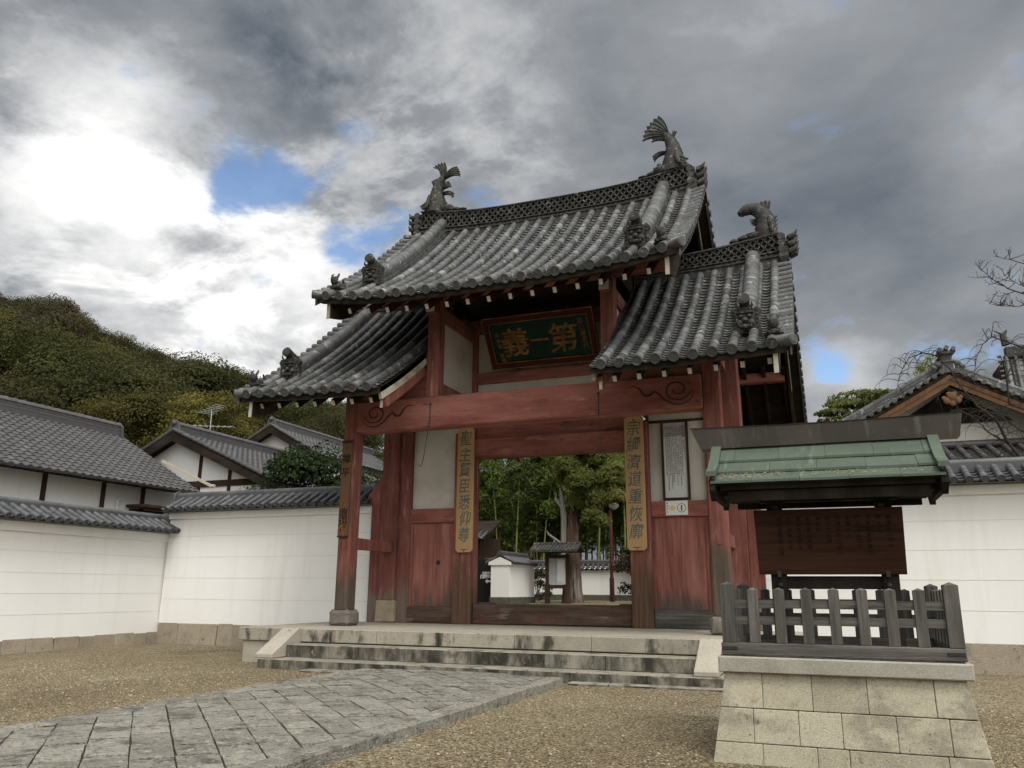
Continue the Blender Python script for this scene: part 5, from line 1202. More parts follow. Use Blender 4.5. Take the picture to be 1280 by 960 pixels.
def long_house():
    t = thing('tiled_house', 'long low white house with a wide grey tiled roof behind the side wall', 'house', (-17.5, -3, -.7))
    xe, ze, xr, zr, y0, y1 = -14.0, 3.98, -18.0, 6.22, -16.0, 5.95
    wl = MB(); wl.box(-21.2, -14.78, y0+.4, y1-.35, -.72, 4.0); wl.prism([(-21.1, y1-.5, 4.0), (-14.85, y1-.5, 4.0), (-18, y1-.5, 5.9)], (0, .15, 0)); wl.build('wall', 'plaster', t)
    for y in (-1.55, 0.55, 2.62, 4.2):
        mb = MB(); mb.box(-14.81, -14.73, y-.07, y+.07, -.7, 3.95); mb.build('timber_post', 'brownwood', t)
    L = math.hypot(xe-xr, ze-zr); dn = Vector((xe-xr, 0, ze-zr)).normalized()
    mb = MB(); wave_roof(mb, (xr, y0, zr), (0, 1, 0), dn, y1-y0, L, .285, .27, 5); wave_roof(mb, (xr, y0, zr), (0, 1, 0), Vector((-dn.x, 0, dn.z)), y1-y0, L, .6, .6, 6)
    rf = mb.build('roof', 'tile_house', t, True)
    mb = MB()
    for s in (1, -1): mb.hexa([(xr, y0+.02, zr-.14), (xr, y1-.02, zr-.14), (xr+s*4.0, y1-.02, ze-.14), (xr+s*4.0, y0+.02, ze-.14), (xr, y0+.02, zr-.04), (xr, y1-.02, zr-.04), (xr+s*3.98, y1-.02, ze-.04), (xr+s*3.98, y0+.02, ze-.04)])
    mb.build('soffit', 'dark', rf)
    mb = MB(); ridge_row(mb, (xr, y0, zr+.02), (xr, y1-.12, zr+.02), .34, .14, 3)
    mb.prism([(xr+a, y1-.13, zr+b) for a, b in ((-.24, -.1), (.24, -.1), (.2, .3), (0, .48), (-.2, .3))], (0, .08, 0)); mb.build('ridge', 'tile_house', rf, True)
    mb = MB(); prof = [(math.cos(R(a))*.065, math.sin(R(a))*.065) for a in range(180, 361, 30)]
    mb.grid([[Vector((xe+.09+a, y, ze-.02+b)) for a, b in prof] for y in (y0, y1)])
    for k in range(20): mb.box(xe-.0, xe+.16, y0+.5+k*1.1, y0+.52+k*1.1, ze-.10, ze-.075)
    mb.build('gutter', 'tile_new', rf, True)
    mb = MB(); mb.box(-14.75, -14.0, 3.55, 5.6, 3.28, 3.36); mb.box(-14.75, -14.72, 3.7, 5.4, 2.2, 3.25); mb.build('window_hood', 'brownwood', t)
    mb = MB(); mb.tube([(-14.70, 3.15, 2.0), (-14.70, 3.15, 3.45), (-14.70, 3.35, 3.52)], .045, 8); mb.build('vent_pipe', 'white_paint', t)
long_house()
def gable_house(label, Y, apex, run_l, run_r, drop_l, drop_r, length, seed, board='brownwood', posts=(), wall_in=.55):
    ax, az = apex; t = thing('gabled_house', label, 'house', (ax, Y+wall_in, 0))
    mb = MB(); wl = []
    mb.prism([(ax-run_l+.5, Y+wall_in, 0), (ax+run_r-.5, Y+wall_in, 0), (ax+run_r-.5, Y+wall_in, az-drop_r*(run_r-.5)/run_r-.16), (ax, Y+wall_in, az-.18), (ax-run_l+.5, Y+wall_in, az-drop_l*(run_l-.5)/run_l-.16)], (0, length-1, 0)); mb.build('wall', 'plaster', t)
    for x in posts:
        z = az-.2-(drop_r*(x-ax)/run_r if x > ax else drop_l*(ax-x)/run_l); q = MB(); q.box(x-.07, x+.07, Y+wall_in-.03, Y+wall_in+.02, .5, z); q.build('timber_post', 'brownwood', t)
    zc = az-max(drop_l, drop_r)*.80-.35; q = MB(); q.box(ax-run_l+.5, ax+run_r-.5, Y+wall_in-.05, Y+wall_in+.02, zc-.12, zc+.1); q.build('timber_rail', 'brownwood', t)
    mb = MB(); mb2 = MB(); bb = MB()
    for s, run, drop in ((-1, run_l, drop_l), (1, run_r, drop_r)):
        d = Vector((s*run, 0, -drop)); wave_roof(mb, (ax, Y, az), (0, 1, 0), d, length, d.length, .29, .27, seed+s)
        mb2.hexa([(ax, Y+.02, az-.13), (ax, Y+length, az-.13), (ax+s*run, Y+length, az-drop-.13), (ax+s*run, Y+.02, az-drop-.13), (ax, Y+.02, az-.03), (ax, Y+length, az-.03), (ax+s*run*.99, Y+length, az-drop-.03), (ax+s*run*.99, Y+.02, az-drop-.03)])
        bb.hexa([(ax, Y, az-.36), (ax+s*run, Y, az-drop-.32), (ax+s*run, Y+.06, az-drop-.32), (ax, Y+.06, az-.36), (ax, Y, az-.02), (ax+s*run, Y, az-drop-.04), (ax+s*run, Y+.06, az-drop-.04), (ax, Y+.06, az-.02)])
        for i in range(int(d.length/.27)):
            p = Vector((ax, Y+.03, az+.03))+d.normalized()*(i+.5)*.27; mb.tube([p-d.normalized()*.13+Vector((0, 0, .03)), p+d.normalized()*.15+Vector((0, 0, .05))], .075, 8, random.Random(i).gauss(.5, .2))
    rf = mb.build('roof', 'tile_house', t, True); mb2.build('soffit', 'dark', rf); bb.build('barge_board', board, rf)
    mb = MB(); ridge_row(mb, (ax, Y+.1, az+.02), (ax, Y+length, az+.02), .26, .13, seed)
    mb.prism([(ax+a, Y+.02, az+b) for a, b in ((-.3, -.05), (-.22, .1), (-.18, .3), (0, .44), (.18, .3), (.22, .1), (.3, -.05))], (0, .1, 0)); mb.ball((ax, Y, az+.3), .1, (1, .8, 1), 8, 5); mb.build('ridge', 'tile_house', rf, True)
    return t
gable_house('white gabled house with dark timber posts, its roof ridge running back from the long house', 6.3, (-15.85, 6.33), 1.9, 4.4, .98, 1.95, 7.0, 3, 'dark', (-14.9, -13.55, -12.1))
gable_house('small white gabled house farther back, partly hidden by the dark shrub beside the gate', 14.0, (-17.6, 8.12), 1.5, 2.6, .82, 1.45, 9.0, 8, 'dark', (-16.8,))
def flash():
    mb = MB(); a, b = at(865/4.267, 480+410/4.267, 6.2), at(1130/4.267, 480+545/4.267, 6.2); mb.bar(a, b, .05, .09); mb.tube([b, b+Vector((.12, 0, 0))], .06, 8); tag(mb.build('roof_flashing', 'flash'), 'pale beige flashing strip along the roof edge against the white gabled house', 'flashing')
flash()
def antenna():
    b = at(262, 542, 11.0); b2 = at(262, 512, 11.0); t = thing('tv_antenna', 'thin metal television antenna standing on the gabled house roof', 'antenna', b)
    H = b2.z-b.z; mb = MB(); mb.tube([b-Vector((0, 0, .6)), b+Vector((0, 0, H))], .022, 6); mb.build('mast', 'metal', t)
    mb = MB()
    for z, L, n, d in ((H*.98, 1.35, 7, Vector((.9, -.35, .12))), (H*.30, 1.9, 8, Vector((.95, .2, -.05)))):
        d = d.normalized(); c = b+Vector((0, 0, z)); mb.tube([c-d*L*.45, c+d*L*.55], .016, 5); s = d.cross(Vector((0, 0, 1))).normalized()
        for k in range(n):
            p = c-d*L*.45+d*L*k/(n-1); l = .38-.02*k; mb.tube([p-s*l+Vector((0, 0, .0)), p+s*l], .010, 4)
    mb.build('element', 'metal', t)
antenna()

# ------------------------------------------------------------------ hall at the right, behind the boundary wall
def hall():
    Y = 12.0; ax, az = 10.12, 7.72; t = thing('temple_hall', 'temple hall with an orange boarded gable and white plaster behind the right wall', 'hall', (ax+2, Y+4, 0))
    runs = 6.6; sl = .585
    mb = MB(); zz = lambda d: az-sl*d+.012*d*d
    mb.prism([(ax-5, Y+.9, 0), (ax+5, Y+.9, 0), (ax+5, Y+.9, zz(5)-.3), (ax, Y+.9, az-.35), (ax-5, Y+.9, zz(5)-.3)], (0, 9, 0)); mb.build('wall', 'plaster_old', t)
    q = MB(); q.prism([(ax-1.75, Y+.84, az-1.62), (ax+1.75, Y+.84, az-1.62), (ax, Y+.84, az-.5)], (0, .05, 0)); q.build('gable_panel', 'blackwood', t)
    q = MB(); q.box(ax-5, ax+5, Y+.80, Y+.88, az-2.38, az-2.20); q.build('timber_rail', 'brownwood', t)
    cov, pan = MB(), MB(); rows = [Y+.12+.34*i for i in range(26)]
    for s in (-1, 1):
        S = lambda x, u: Vector((ax+s*u*runs, x, zz(u*runs)))
        tile_roof(cov, pan, S, rows, .01, 1, .085, 16, .03, (Y, None), 60+s, True, 24)
    rf = MB()
    for s in (-1, 1):
        for i in range(8):
            a, b = runs*i/8, runs*(i+1)/8; rf.hexa([(ax+s*a, Y+.05, zz(a)-.15), (ax+s*b, Y+.05, zz(b)-.15), (ax+s*b, Y+9, zz(b)-.15), (ax+s*a, Y+9, zz(a)-.15), (ax+s*a, Y+.05, zz(a)-.03), (ax+s*b, Y+.05, zz(b)-.03), (ax+s*b, Y+9, zz(b)-.03), (ax+s*a, Y+9, zz(a)-.03)])
    R_ = rf.build('roof', 'eavewood', t); cov.build('round_tiles', 'tile', R_, True); pan.build('pan_tiles', 'tile', R_)
    v = MB(); rng = random.Random(5)
    for s in (-1, 1):
        for k in range(27):
            d = .2+k*.245; p = Vector((ax+s*d, Y-.02, zz(d)+.02)); v.tube([p+Vector((0, .34, 0)), p-Vector((0, .10, 0))], .085, 12, rng.gauss(.6, .2)); v.tube([p-Vector((0, .10, 0)), p-Vector((0, .11, 0))], .06, 10, .3)
        v.grid([[Vector((ax+s*d, Y+.42+math.cos(R(a))*.10, zz(d)+.09+math.sin(R(a))*.10)) for a in range(-20, 201, 20)] for d in [.15+.4*i for i in range(17)]], .65)
    v.build('verge_tiles', 'tile', R_, True)
    for s in (-1, 1):
        b = MB()
        for i in range(14):
            a, c = .0+.44*i, .44*(i+1); b.hexa([(ax+s*a, Y+.02, zz(a)-.52), (ax+s*c, Y+.02, zz(c)-.52), (ax+s*c, Y+.10, zz(c)-.52), (ax+s*a, Y+.10, zz(a)-.52), (ax+s*a, Y+.02, zz(a)-.18), (ax+s*c, Y+.02, zz(c)-.18), (ax+s*c, Y+.10, zz(c)-.18), (ax+s*a, Y+.10, zz(a)-.18)])
            b.hexa([(ax+s*a, Y+.0, zz(a)-.34), (ax+s*c, Y+.0, zz(c)-.34), (ax+s*c, Y+.018, zz(c)-.34), (ax+s*a, Y+.018, zz(a)-.34), (ax+s*a, Y+.0, zz(a)-.19), (ax+s*c, Y+.0, zz(c)-.19), (ax+s*c, Y+.018, zz(c)-.19), (ax+s*a, Y+.018, zz(a)-.19)])
        b.build('barge_board', 'orangewood', R_)
    g = MB(); c = Vector((ax, Y-.03, az-.98))
    for x, z, r in ((0, .1, .22), (-.2, -.08, .17), (.2, -.08, .17), (0, -.2, .15), (-.33, .05, .1), (.33, .05, .1), (-.12, .22, .12), (.12, .22, .12)): g.ball(c+Vector((x*.7, 0, z*.7)), r*.7, (1, .35, 1), 10, 6)
    g.build('gable_pendant', 'orangewood', R_, True)
    r = MB(); r.box(ax-.16, ax+.16, Y+.0, Y+9, az-.1, az+.24, .5); r.box(ax-.2, ax+.2, Y-.05, Y+9, az+.24, az+.29, .7); r.box(ax-.14, ax+.14, Y+.02, Y+9, az+.29, az+.50, .5); r.box(ax-.2, ax+.2, Y-.12, Y+9, az+.50, az+.56, .7)
    for x in (-.19, 0, .19): r.tube([(ax+x, Y-.2, az+.62+(.05 if x == 0 else 0)), (ax+x, Y+.5, az+.61+(.05 if x == 0 else 0))], .07, 12, .7)
    r.box(ax-.26, ax+.26, Y-.1, Y+.3, az+.555, az+.59, .6)
    for s in (-1, 1): r.ball((ax+s*.28, Y, az+.18), .10, (1.1, .6, 1), 10, 6, .6); r.ball((ax+s*.40, Y, az+.08), .08, (1.2, .6, 1), 10, 6, .6)
    hp = MB(); rng = random.Random(3)          # stacked ridges running down along the gable edge
    for s in (-1, 1):
        for i in range(22):
            a, b = .3+.28*i, .3+.28*(i+1)
            for (q, w, h0, h1) in ((.55, .16, .0, .20), (.55, .19, .205, .25), (.55, .13, .255, .36), (.22, .10, .06, .14)):
                hp.hexa([(ax+s*a, Y+q-w, zz(a)+h0), (ax+s*b, Y+q-w, zz(b)+h0), (ax+s*b, Y+q+w, zz(b)+h0), (ax+s*a, Y+q+w, zz(a)+h0), (ax+s*a, Y+q-w, zz(a)+h1), (ax+s*b, Y+q-w, zz(b)+h1), (ax+s*b, Y+q+w, zz(b)+h1), (ax+s*a, Y+q+w, zz(a)+h1)], rng.gauss(.5, .2))
            hp.grid([[Vector((ax+s*d, Y+.55+math.cos(R(t_))*.14, zz(d)+.36+math.sin(R(t_))*.12)) for t_ in range(-10, 191, 20)] for d in (a, b)], rng.gauss(.6, .2))
    hp.build('hip_ridge', 'tile', R_, True)
    r.build('ridge', 'tile', R_, True)
    # lower roof skirting the gable wall
    cov = pan = MB()
    S = lambda x, u: Vector((x, Y+.8-u*2.2, 5.30-.75*u)); tile_roof(cov, pan, S, [6+.42*i for i in range(24)], 0, 1, .085, 7, .03, (5.8, 15.8), 4, True, 10)
    p = MB(); p.hexa([(5.8, Y-1.4, 4.36), (15.8, Y-1.4, 4.36), (15.8, Y+.9, 5.12), (5.8, Y+.9, 5.12), (5.8, Y-1.4, 4.48), (15.8, Y-1.4, 4.48), (15.8, Y+.9, 5.24), (5.8, Y+.9, 5.24)])
    P_ = p.build('skirt_roof', 'eavewood', t); cov.build('skirt_tiles', 'tile_house', P_, True)
    q = MB(); q.tube([(5.8, Y+.75, 5.38), (15.8, Y+.75, 5.38)], .11, 10); q.build('skirt_ridge', 'tile_house', P_, True)
hall()
def far_roof():
    Y = 30.0; p = at(1258, 432, Y); t = thing('far_hall', 'dark steep tiled roof end with a ridge ornament at the right edge, behind the hall', 'hall', (p.x+4, Y+3, 0))
    w = MB(); w.box(p.x+1.2, p.x+10, Y+1, Y+9, 0, p.z-3.5); w.build('wall', 'brownwood', t)
    cov, pan = MB(), MB(); S = lambda x, u: Vector((p.x+x-u*.5, Y+1-u*5+u*1.2, p.z-.3-5.2*(1.25*u-.25*u*u)))
    rows = [.1+.42*i for i in range(20)]; tile_roof(cov, pan, S, rows, 0, 1, .1, 12, .03, (-.05, None), 9, True, 20)
    rb = MB(); rb.grid([[S(x, u)-Vector((0, -.05, .2)) for x in (-.1, 8.4)] for u in [i/8 for i in range(9)]]); rb.grid([[S(-.1, u)+Vector((0, 0, 0)), S(-.1, u)-Vector((0, -.9, .5))] for u in [i/8 for i in range(9)]])
    rb.prism([S(0.1, 0), S(.1, .5), S(.1, 1), S(.1, 1)+Vector((0, 5.5, 0)), S(.1, .0)+Vector((0, 4, 0))], (.2, 0, 0)); R_ = rb.build('roof', 'dark', t); cov.build('round_tiles', 'tile', R_, True); pan.build('pan_tiles', 'tile', R_)
    v = MB()
    for k in range(20):
        q = S(-.12, k/20); v.tube([q, q+Vector((-.16, 0, 0))], .075, 10, .3)
    v.build('verge_tiles', 'tile', R_, True)
    r = MB(); r.box(p.x+.1, p.x+9, Y+.8, Y+1.3, p.z-.4, p.z+.15); r.tube([(p.x+.2, Y+1, p.z+.3), (p.x+.1, Y+1, p.z+.8), (p.x+.3, Y+1, p.z+1.1)], [.22, .15, .05], 8); r.tube([(p.x+.2, Y+1, p.z+.8), (p.x-.3, Y+1, p.z+1.15)], [.08, .02], 6); r.build('ridge', 'tile_ridge', R_, True)
far_roof()

# ------------------------------------------------------------------ seen through the gate
def small_tiled_wall(name, label, p0, p1, thick, z0, z1, stone_h, seed, tiles='tile_house', plaster='plaster', wear=True):
    p0, p1 = Vector(p0), Vector(p1); d = (p1-p0); L = d.length; u = d.normalized(); n = Vector((u.y, -u.x, 0)); xf = lambda p: p0+u*p.x-n*p.y+Vector((0, 0, p.z))
    t = thing(name, label, 'wall', (p0+p1)/2)
    mb = MB(xf); mb.box(0, L, -.05, thick+.05, z0-.4, z0+stone_h, None, .02); mb.build('stone_footing', 'rubble', t)
    mb = MB(xf); mb.box(.03, L-.03, 0, thick, z0+stone_h, z1-.34); mb.build('plaster_face', plaster, t)
    mb = MB(xf); ym = thick/2; mb.prism([(-.01, ym-thick*.62, z1-.34), (-.01, ym+thick*.62, z1-.34), (-.01, ym+thick*.62, z1-.24), (-.01, ym, z1-.05), (-.01, ym-thick*.62, z1-.24)], (L+.02, 0, 0)); mb.build('eave_band', 'plaster', t)
    cov = pan = MB(xf); rows = [.12+.24*i for i in range(int((L-.1)/.24))]
    for s in (-1, 1):
        S = lambda x, q: Vector((x, ym+s*q*(thick*.64+.05), z1-.02-.24*q)); tile_roof(cov, pan, S, rows, 0.05, 1, .062, 3, .03, (0, L), seed, True, 3)
    cov.build('roof_tiles', tiles, t, True)
    mb = MB(xf); mb.box(-.02, L+.02, ym-.13, ym+.13, z1-.03, z1+.08); mb.tube([(-.04, ym, z1+.10), (L+.04, ym, z1+.10)], .085, 10); mb.build('ridge', tiles, t, True)
    return t
small_tiled_wall('garden_wall', 'short white wall with a peaked tiled end, seen through the gate', (-4.9, 12.0, 0), (-4.9, 14.8, 0), .72, .12, 2.02, .42, 3)
small_tiled_wall('garden_wall', 'long low white wall before the bamboo, seen through the gate behind the tree', (-12.0, 20.0, 0), (3.5, 20.0, 0), .5, .35, 1.98, .26, 4)
small_tiled_wall('garden_wall', 'white wall at the far left of the gate opening, behind the black sign', (-15.0, 17.5, 0), (-7.2, 17.5, 0), .5, .3, 2.0, .26, 5)
def black_sign():
    a = at(599, 754, 12.6); b = at(614.5, 700, 12.6); t = thing('direction_sign', 'black standing sign with white lettering and an arrow pointing left', 'sign', (a.x+.2, 12.6, .15)); x0, x1 = a.x-.5, b.x+.01
    mb = MB(); mb.box(x0, x1, 12.6, 12.66, .30, b.z+.02); mb.build('panel', 'sign_black', t, bevel=.005)
    mb = MB(); mb.box(x0+.05, x0+.12, 12.61, 12.65, -.3, .3); mb.box(x1-.12, x1-.05, 12.61, 12.65, -.3, .3); mb.build('leg', 'black', t)
    mb = MB(); c = at(608, 727, 12.59)
    for i, ch in enumerate('普茶料理'): write(mb, ch, at(604+2.6*i, 716.2, 12.595), (1, 0, 0), (0, 0, 1), .095, .012)
    for i, ch in enumerate('白雲庵入口'): write(mb, ch, at(602.3+3.1*i, 720.5, 12.595), (1, 0, 0), (0, 0, 1), .165, .01)
    q = at(610.5, 726.5, 12.595); w = .012
    mb.prism([q+Vector((a_, 0, b_)) for a_, b_ in ((-.13, 0), (-.04, .085), (-.04, .032), (.12, .032), (.12, -.032), (-.04, -.032), (-.04, -.085))], (0, -.004, 0)); mb.build('lettering', 'white_paint', t)
black_sign()
def tea_house():
    Y = 16.5; a = at(592, 668, Y); t = thing('garden_pavilion', 'low dark tiled roof eave just left in the gate opening, above the black sign', 'pavilion', (a.x-2, Y+1.5, .3)); x1 = at(612, 672, Y).x-.25; z = at(619, 672, Y).z
    w = MB(); w.box(x1-4.5, x1-.5, Y+.7, Y+3, .1, z+.1); w.build('wall', 'brownwood', t)
    mb = MB(); wave_roof(mb, (x1-5, Y+2, z+.75), (1, 0, 0), Vector((0, -2, -.75)), 5, 2.2, .26, .26, 4); r = mb.build('roof', 'tile_house', t, True)
    mb = MB(); mb.hexa([(x1-5, Y+.02, z-.12), (x1-.02, Y+.02, z-.12), (x1-.02, Y+2, z+.8), (x1-5, Y+2, z+.8), (x1-5, Y+.02, z-.04), (x1-.02, Y+.02, z-.04), (x1-.02, Y+2, z+.9), (x1-5, Y+2, z+.9)]); mb.build('soffit', 'dark', r)
tea_house()
def roofed_board():
    Y = 14.0; t = thing('roofed_notice', 'small brown roofed notice case on posts beside the broken tree trunk', 'notice board', (-3.7, Y, .25))
    x0, x1 = -4.14, -3.22; zt = 2.05
    for x in (x0+.05, x1-.05):
        mb = MB(); mb.box(x-.085, x+.085, Y-.085, Y+.085, .0, 1.02, None, .01); mb.box(x-.065, x+.065, Y-.06, Y+.06, 1.02, 2.15); mb.build('post', 'brownwood', t)
    mb = MB(); mb.box(x0+.14, x1-.14, Y-.05, Y+.05, .86, 1.0); mb.box(x0+.12, x1-.12, Y-.05, Y+.05, 1.98, 2.12); mb.build('rail', 'brownwood', t)
    mb = MB(); mb.box(x0+.12, x0+.40, Y-.03, Y+.03, 1.01, 1.98); mb.build('side_sheet', 'paper_grey', t)
    mb = MB(); mb.box(x0+.42, x1-.13, Y-.03, Y+.03, 1.01, 1.98); mb.build('glass_case', 'glass', t)
    mb = MB(); mb.box(x0+.48, x1-.18, Y-.033, Y-.031, 1.12, 1.93); mb.build('notice_sheet', 'paper', t)
    mb = MB(); prof = [(0, 2.52), (.25, 2.40), (.55, 2.27)]
    for s in (-1, 1):
        for (a, za), (b, zb) in zip(prof[:-1], prof[1:]): mb.hexa([(x0-.48, Y+s*a, za-.06), (x1+.48, Y+s*a, za-.06), (x1+.48, Y+s*b, zb-.06), (x0-.48, Y+s*b, zb-.06), (x0-.48, Y+s*a, za), (x1+.48, Y+s*a, za), (x1+.48, Y+s*b, zb), (x0-.48, Y+s*b, zb)])
        for k in range(13): mb.bar((x0-.45+k*.15, Y+s*.02, 2.53), (x0-.45+k*.15, Y+s*.55, 2.285), .05, .035)
    mb.tube([(x0-.5, Y, 2.54), (x1+.5, Y, 2.54)], .05, 8); mb.build('roof', 'tile_ridge', t)
roofed_board()
def lamp_post():
    Y = 17.0; b, m_, tp = at(765.5, 752, Y), at(762, 640, Y), at(767, 628, Y); t = thing('lamp_post', 'slim maroon lamp post standing by the low white wall inside the gate', 'lamp post', (b.x, Y, .3))
    mb = MB(); mb.tube([(b.x, Y, .2), (b.x, Y, 1.3), (b.x, Y, 1.31), (b.x, Y, m_.z+.1)], [.10, .10, .075, .07], 12); mb.build('pole', 'maroon', t, True)
    mb = MB(); c = Vector((b.x+.15, Y, m_.z+.3)); mb.tube([c-Vector((0, 0, .2)), c-Vector((0, 0, .1)), c, c+Vector((0, 0, .06))], [.08, .20, .22, .08], 14); mb.build('lamp_head', 'metal', t, True)
lamp_post()

# ------------------------------------------------------------------ plants
import numpy as np
def leaf_mesh(name, material, centres, normals, sizes, aspect=.45, seed=0, curl=.25, vcl=None):
    """many small folded leaves as one mesh"""
    rng = np.random.default_rng(seed); n = len(centres); c = np.asarray(centres, float); nn = np.asarray(normals, float); nn /= np.linalg.norm(nn, axis=1, keepdims=True)+1e-9
    rv = rng.normal(size=(n, 3)); a = np.cross(nn, rv); a /= np.linalg.norm(a, axis=1, keepdims=True)+1e-9; b = np.cross(nn, a)
    s = np.asarray(sizes, float)[:, None]
    v = np.stack([c-a*s*.5, c-b*s*aspect*.5+nn*s*curl*.3, c+a*s*.5-nn*s*curl*.2, c+b*s*aspect*.5+nn*s*curl*.3], 1).reshape(-1, 3)
    me = bpy.data.meshes.new(name); me.vertices.add(4*n); me.vertices.foreach_set('co', v.astype(np.float32).ravel())
    me.loops.add(4*n); me.loops.foreach_set('vertex_index', np.arange(4*n, dtype=np.int32)); me.polygons.add(n); me.polygons.foreach_set('loop_start', np.arange(0, 4*n, 4, dtype=np.int32))
    at_ = me.attributes.new('var', 'FLOAT', 'FACE'); vv = rng.uniform(0, 1, n) if vcl is None else np.clip(np.asarray(vcl)+rng.normal(0, .10, n), 0, 1)
    at_.data.foreach_set('value', vv.astype(np.float32)); me.materials.append(MT[material]); me.update(calc_edges=True)
    return me
def crown_points(rng, lobes, per, shell=.35, up=.35):
    """leaves through the outer shell of a set of lobes; each clump has its own tone"""
    C, Nn, V = [], [], []
    for (c, r, fl) in lobes:
        n = int(per*r*r); d = rng.normal(size=(n, 3)); d /= np.linalg.norm(d, axis=1, keepdims=True); d[:, 2] = np.where(d[:, 2] < -.35, -d[:, 2]*.6, d[:, 2])
        k = 1-shell*rng.random(n)**1.6; lump = 1+.16*np.sin(d[:, 0]*7+c[0]*3)*np.sin(d[:, 1]*7+c[1]*5)*np.sin(d[:, 2]*6+c[2])
        p = np.asarray(c)+d*(r*k*lump)[:, None]*np.array([1, 1, fl]); C.append(p); nv = d+rng.normal(size=(n, 3))*.55; nv[:, 2] += up; Nn.append(nv); V.append(np.full(n, rng.uniform(.2, .8)))
    return np.concatenate(C), np.concatenate(Nn), np.concatenate(V)
def trunk_mb(base, top, r0, r1, branches=(), seed=0, n=8):
    mb = MB(); rng = random.Random(seed); b, t = Vector(base), Vector(top); P = []
    for i in range(6):
        q = i/5; P.append(b.lerp(t, q)+Vector((rng.uniform(-1, 1), rng.uniform(-1, 1), 0))*r0*.5*(0 < i < 5))
    mb.tube(P, [r0*1.3]+[r0+(r1-r0)*i/5 for i in range(1, 6)], n)
    for (q, e) in branches:
        s = b.lerp(t, q); e = Vector(e); m_ = s.lerp(e, .5)+Vector((0, 0, (e-s).length*.1)); mb.tube([s, m_, e], [r0*.45, r0*.3, r0*.1], 6)
    return mb
def broad_tree(name, label, base, H, W, leafmat_, group, seed, leaf=.34, per=130, nl=16, bark='trunkdark', low=.30, flat=.8):
    rng = np.random.default_rng(seed); t = thing(name, label, 'tree', base, group); lobes = []
    for i in range(nl):
        a = rng.uniform(0, 2*math.pi); q = rng.uniform(0, 1); z = H*(low+.14+(.86-low-.14)*q); rr = W*.5*math.sqrt(max(.05, 1-((q-.35)/.75)**2))*rng.uniform(.45, .85)
        lobes.append(((math.cos(a)*rr, math.sin(a)*rr, z), W*rng.uniform(.17, .27), flat))
    lobes.append(((0, 0, H*.86), W*.24, flat))
    c, n, v = crown_points(rng, lobes, per/leaf/leaf*.11, .45)
    me = leaf_mesh('crown', leafmat_, c, n, rng.uniform(.7, 1.25, len(c))*leaf, .6, seed, .3, v)
    o = bpy.data.objects.new('crown', me); COL.objects.link(o); o.parent = t
    lo = Vector(base); mb = trunk_mb(lo-Vector((0, 0, .5)), lo+Vector((0, 0, H*.72)), W*.035, W*.012, [(rng.uniform(.35, .8), lo+Vector(l[0])) for l in lobes[:9]], seed); mb.build('trunk', bark, t)
    return t
HILL_SKY = [(-420, 300), (-150, 330), (0, 362), (60, 381), (100, 395), (130, 412), (170, 430), (200, 447), (250, 458), (310, 480), (380, 497), (470, 505), (560, 520), (700, 545)]
def hill_height(u): 
    for (a, va), (b, vb) in zip(HILL_SKY[:-1], HILL_SKY[1:]):
        if a <= u <= b: return va+(vb-va)*(u-a)/(b-a)
    return HILL_SKY[0][1] if u < 0 else HILL_SKY[-1][1]
def hill_pt(u, dist, drop=0.0):
    d = ray(u, hill_height(u)); h = Vector((d.x, d.y, 0)).length; p = CAM+d*(dist/h); p.z -= drop; return p
def build_hill():
    mb = MB(); rows = []
    for k, f in enumerate((0, .12, .35, .6, .8, .92, 1.0, 1.05, .5)):
        dist = 44+14*k; rw = []
        for u in range(-420, 701, 40):
            p = hill_pt(u, dist); top = hill_pt(u, 128).z-8.5
            p.z = .1+(top-.1)*f*(1 if k < 8 else .5); rw.append(p)
        rows.append(rw)
    structure(mb.grid(rows) or mb.build('hillside', 'hill', smooth=True))
build_hill()
def hill_ground(u, dist):
    top = hill_pt(u, 128).z-8.5; k = (dist-44)/14; fs = (0, .12, .35, .6, .8, .92, 1.0, 1.05, .5); i = max(0, min(7, int(k))); f = fs[i]+(fs[i+1]-fs[i])*min(1, max(0, k-i)); return .1+(top-.1)*f
def hill_wood():
    protos = []; rng = random.Random(21)
    for i, (lm, lab, W) in enumerate((('leaf_dark', 'dark evergreen tree in the wood on the hill', 9.5), ('leaf_olive', 'olive green tree in the wood on the hill', 9), ('leaf_brown', 'brownish tree in the wood on the hill', 8), ('leaf_dark', 'dark evergreen tree in the wood on the hill', 8))):
        protos.append((broad_tree('hill_tree', lab, (0, 0, 0), 10.5 if i != 3 else 9.0, W, lm, 'trees of the wood on the hill', 300+i, .19, 120, 14, 'trunkdark', .34, .75), lab))
    first = [True]*4; k = 0
    for dist, u0, du in ((60, -190, 66), (72, -170, 60), (85, -200, 52), (98, -170, 48), (112, -190, 42), (127, -180, 36)):
        u = u0
        while u < 470:
            uu = u+rng.uniform(-.3, .3)*du; dd = dist+rng.uniform(-5, 5); i = rng.choices((0, 1, 2, 3), (4, 5, 1.3, 3))[0]; o, lab = protos[i]
            p = hill_pt(uu, dd); gz = hill_ground(uu, dd); s = rng.uniform(.72, 1.2)
            lim = hill_pt(uu, dd).z; h = (10.5 if i != 3 else 9)*s*.98
            if gz+h > lim+1.2: gz = lim-h+rng.uniform(-1.4, .3)
            c = o if first[i] else copy_tree(o); first[i] = False
            c.location = (p.x, p.y, gz); c.rotation_euler = (0, 0, rng.uniform(0, 6.28)); c.scale = (s*rng.uniform(.9, 1.15), s*rng.uniform(.9, 1.15), s); k += 1; u += du
hill_wood()
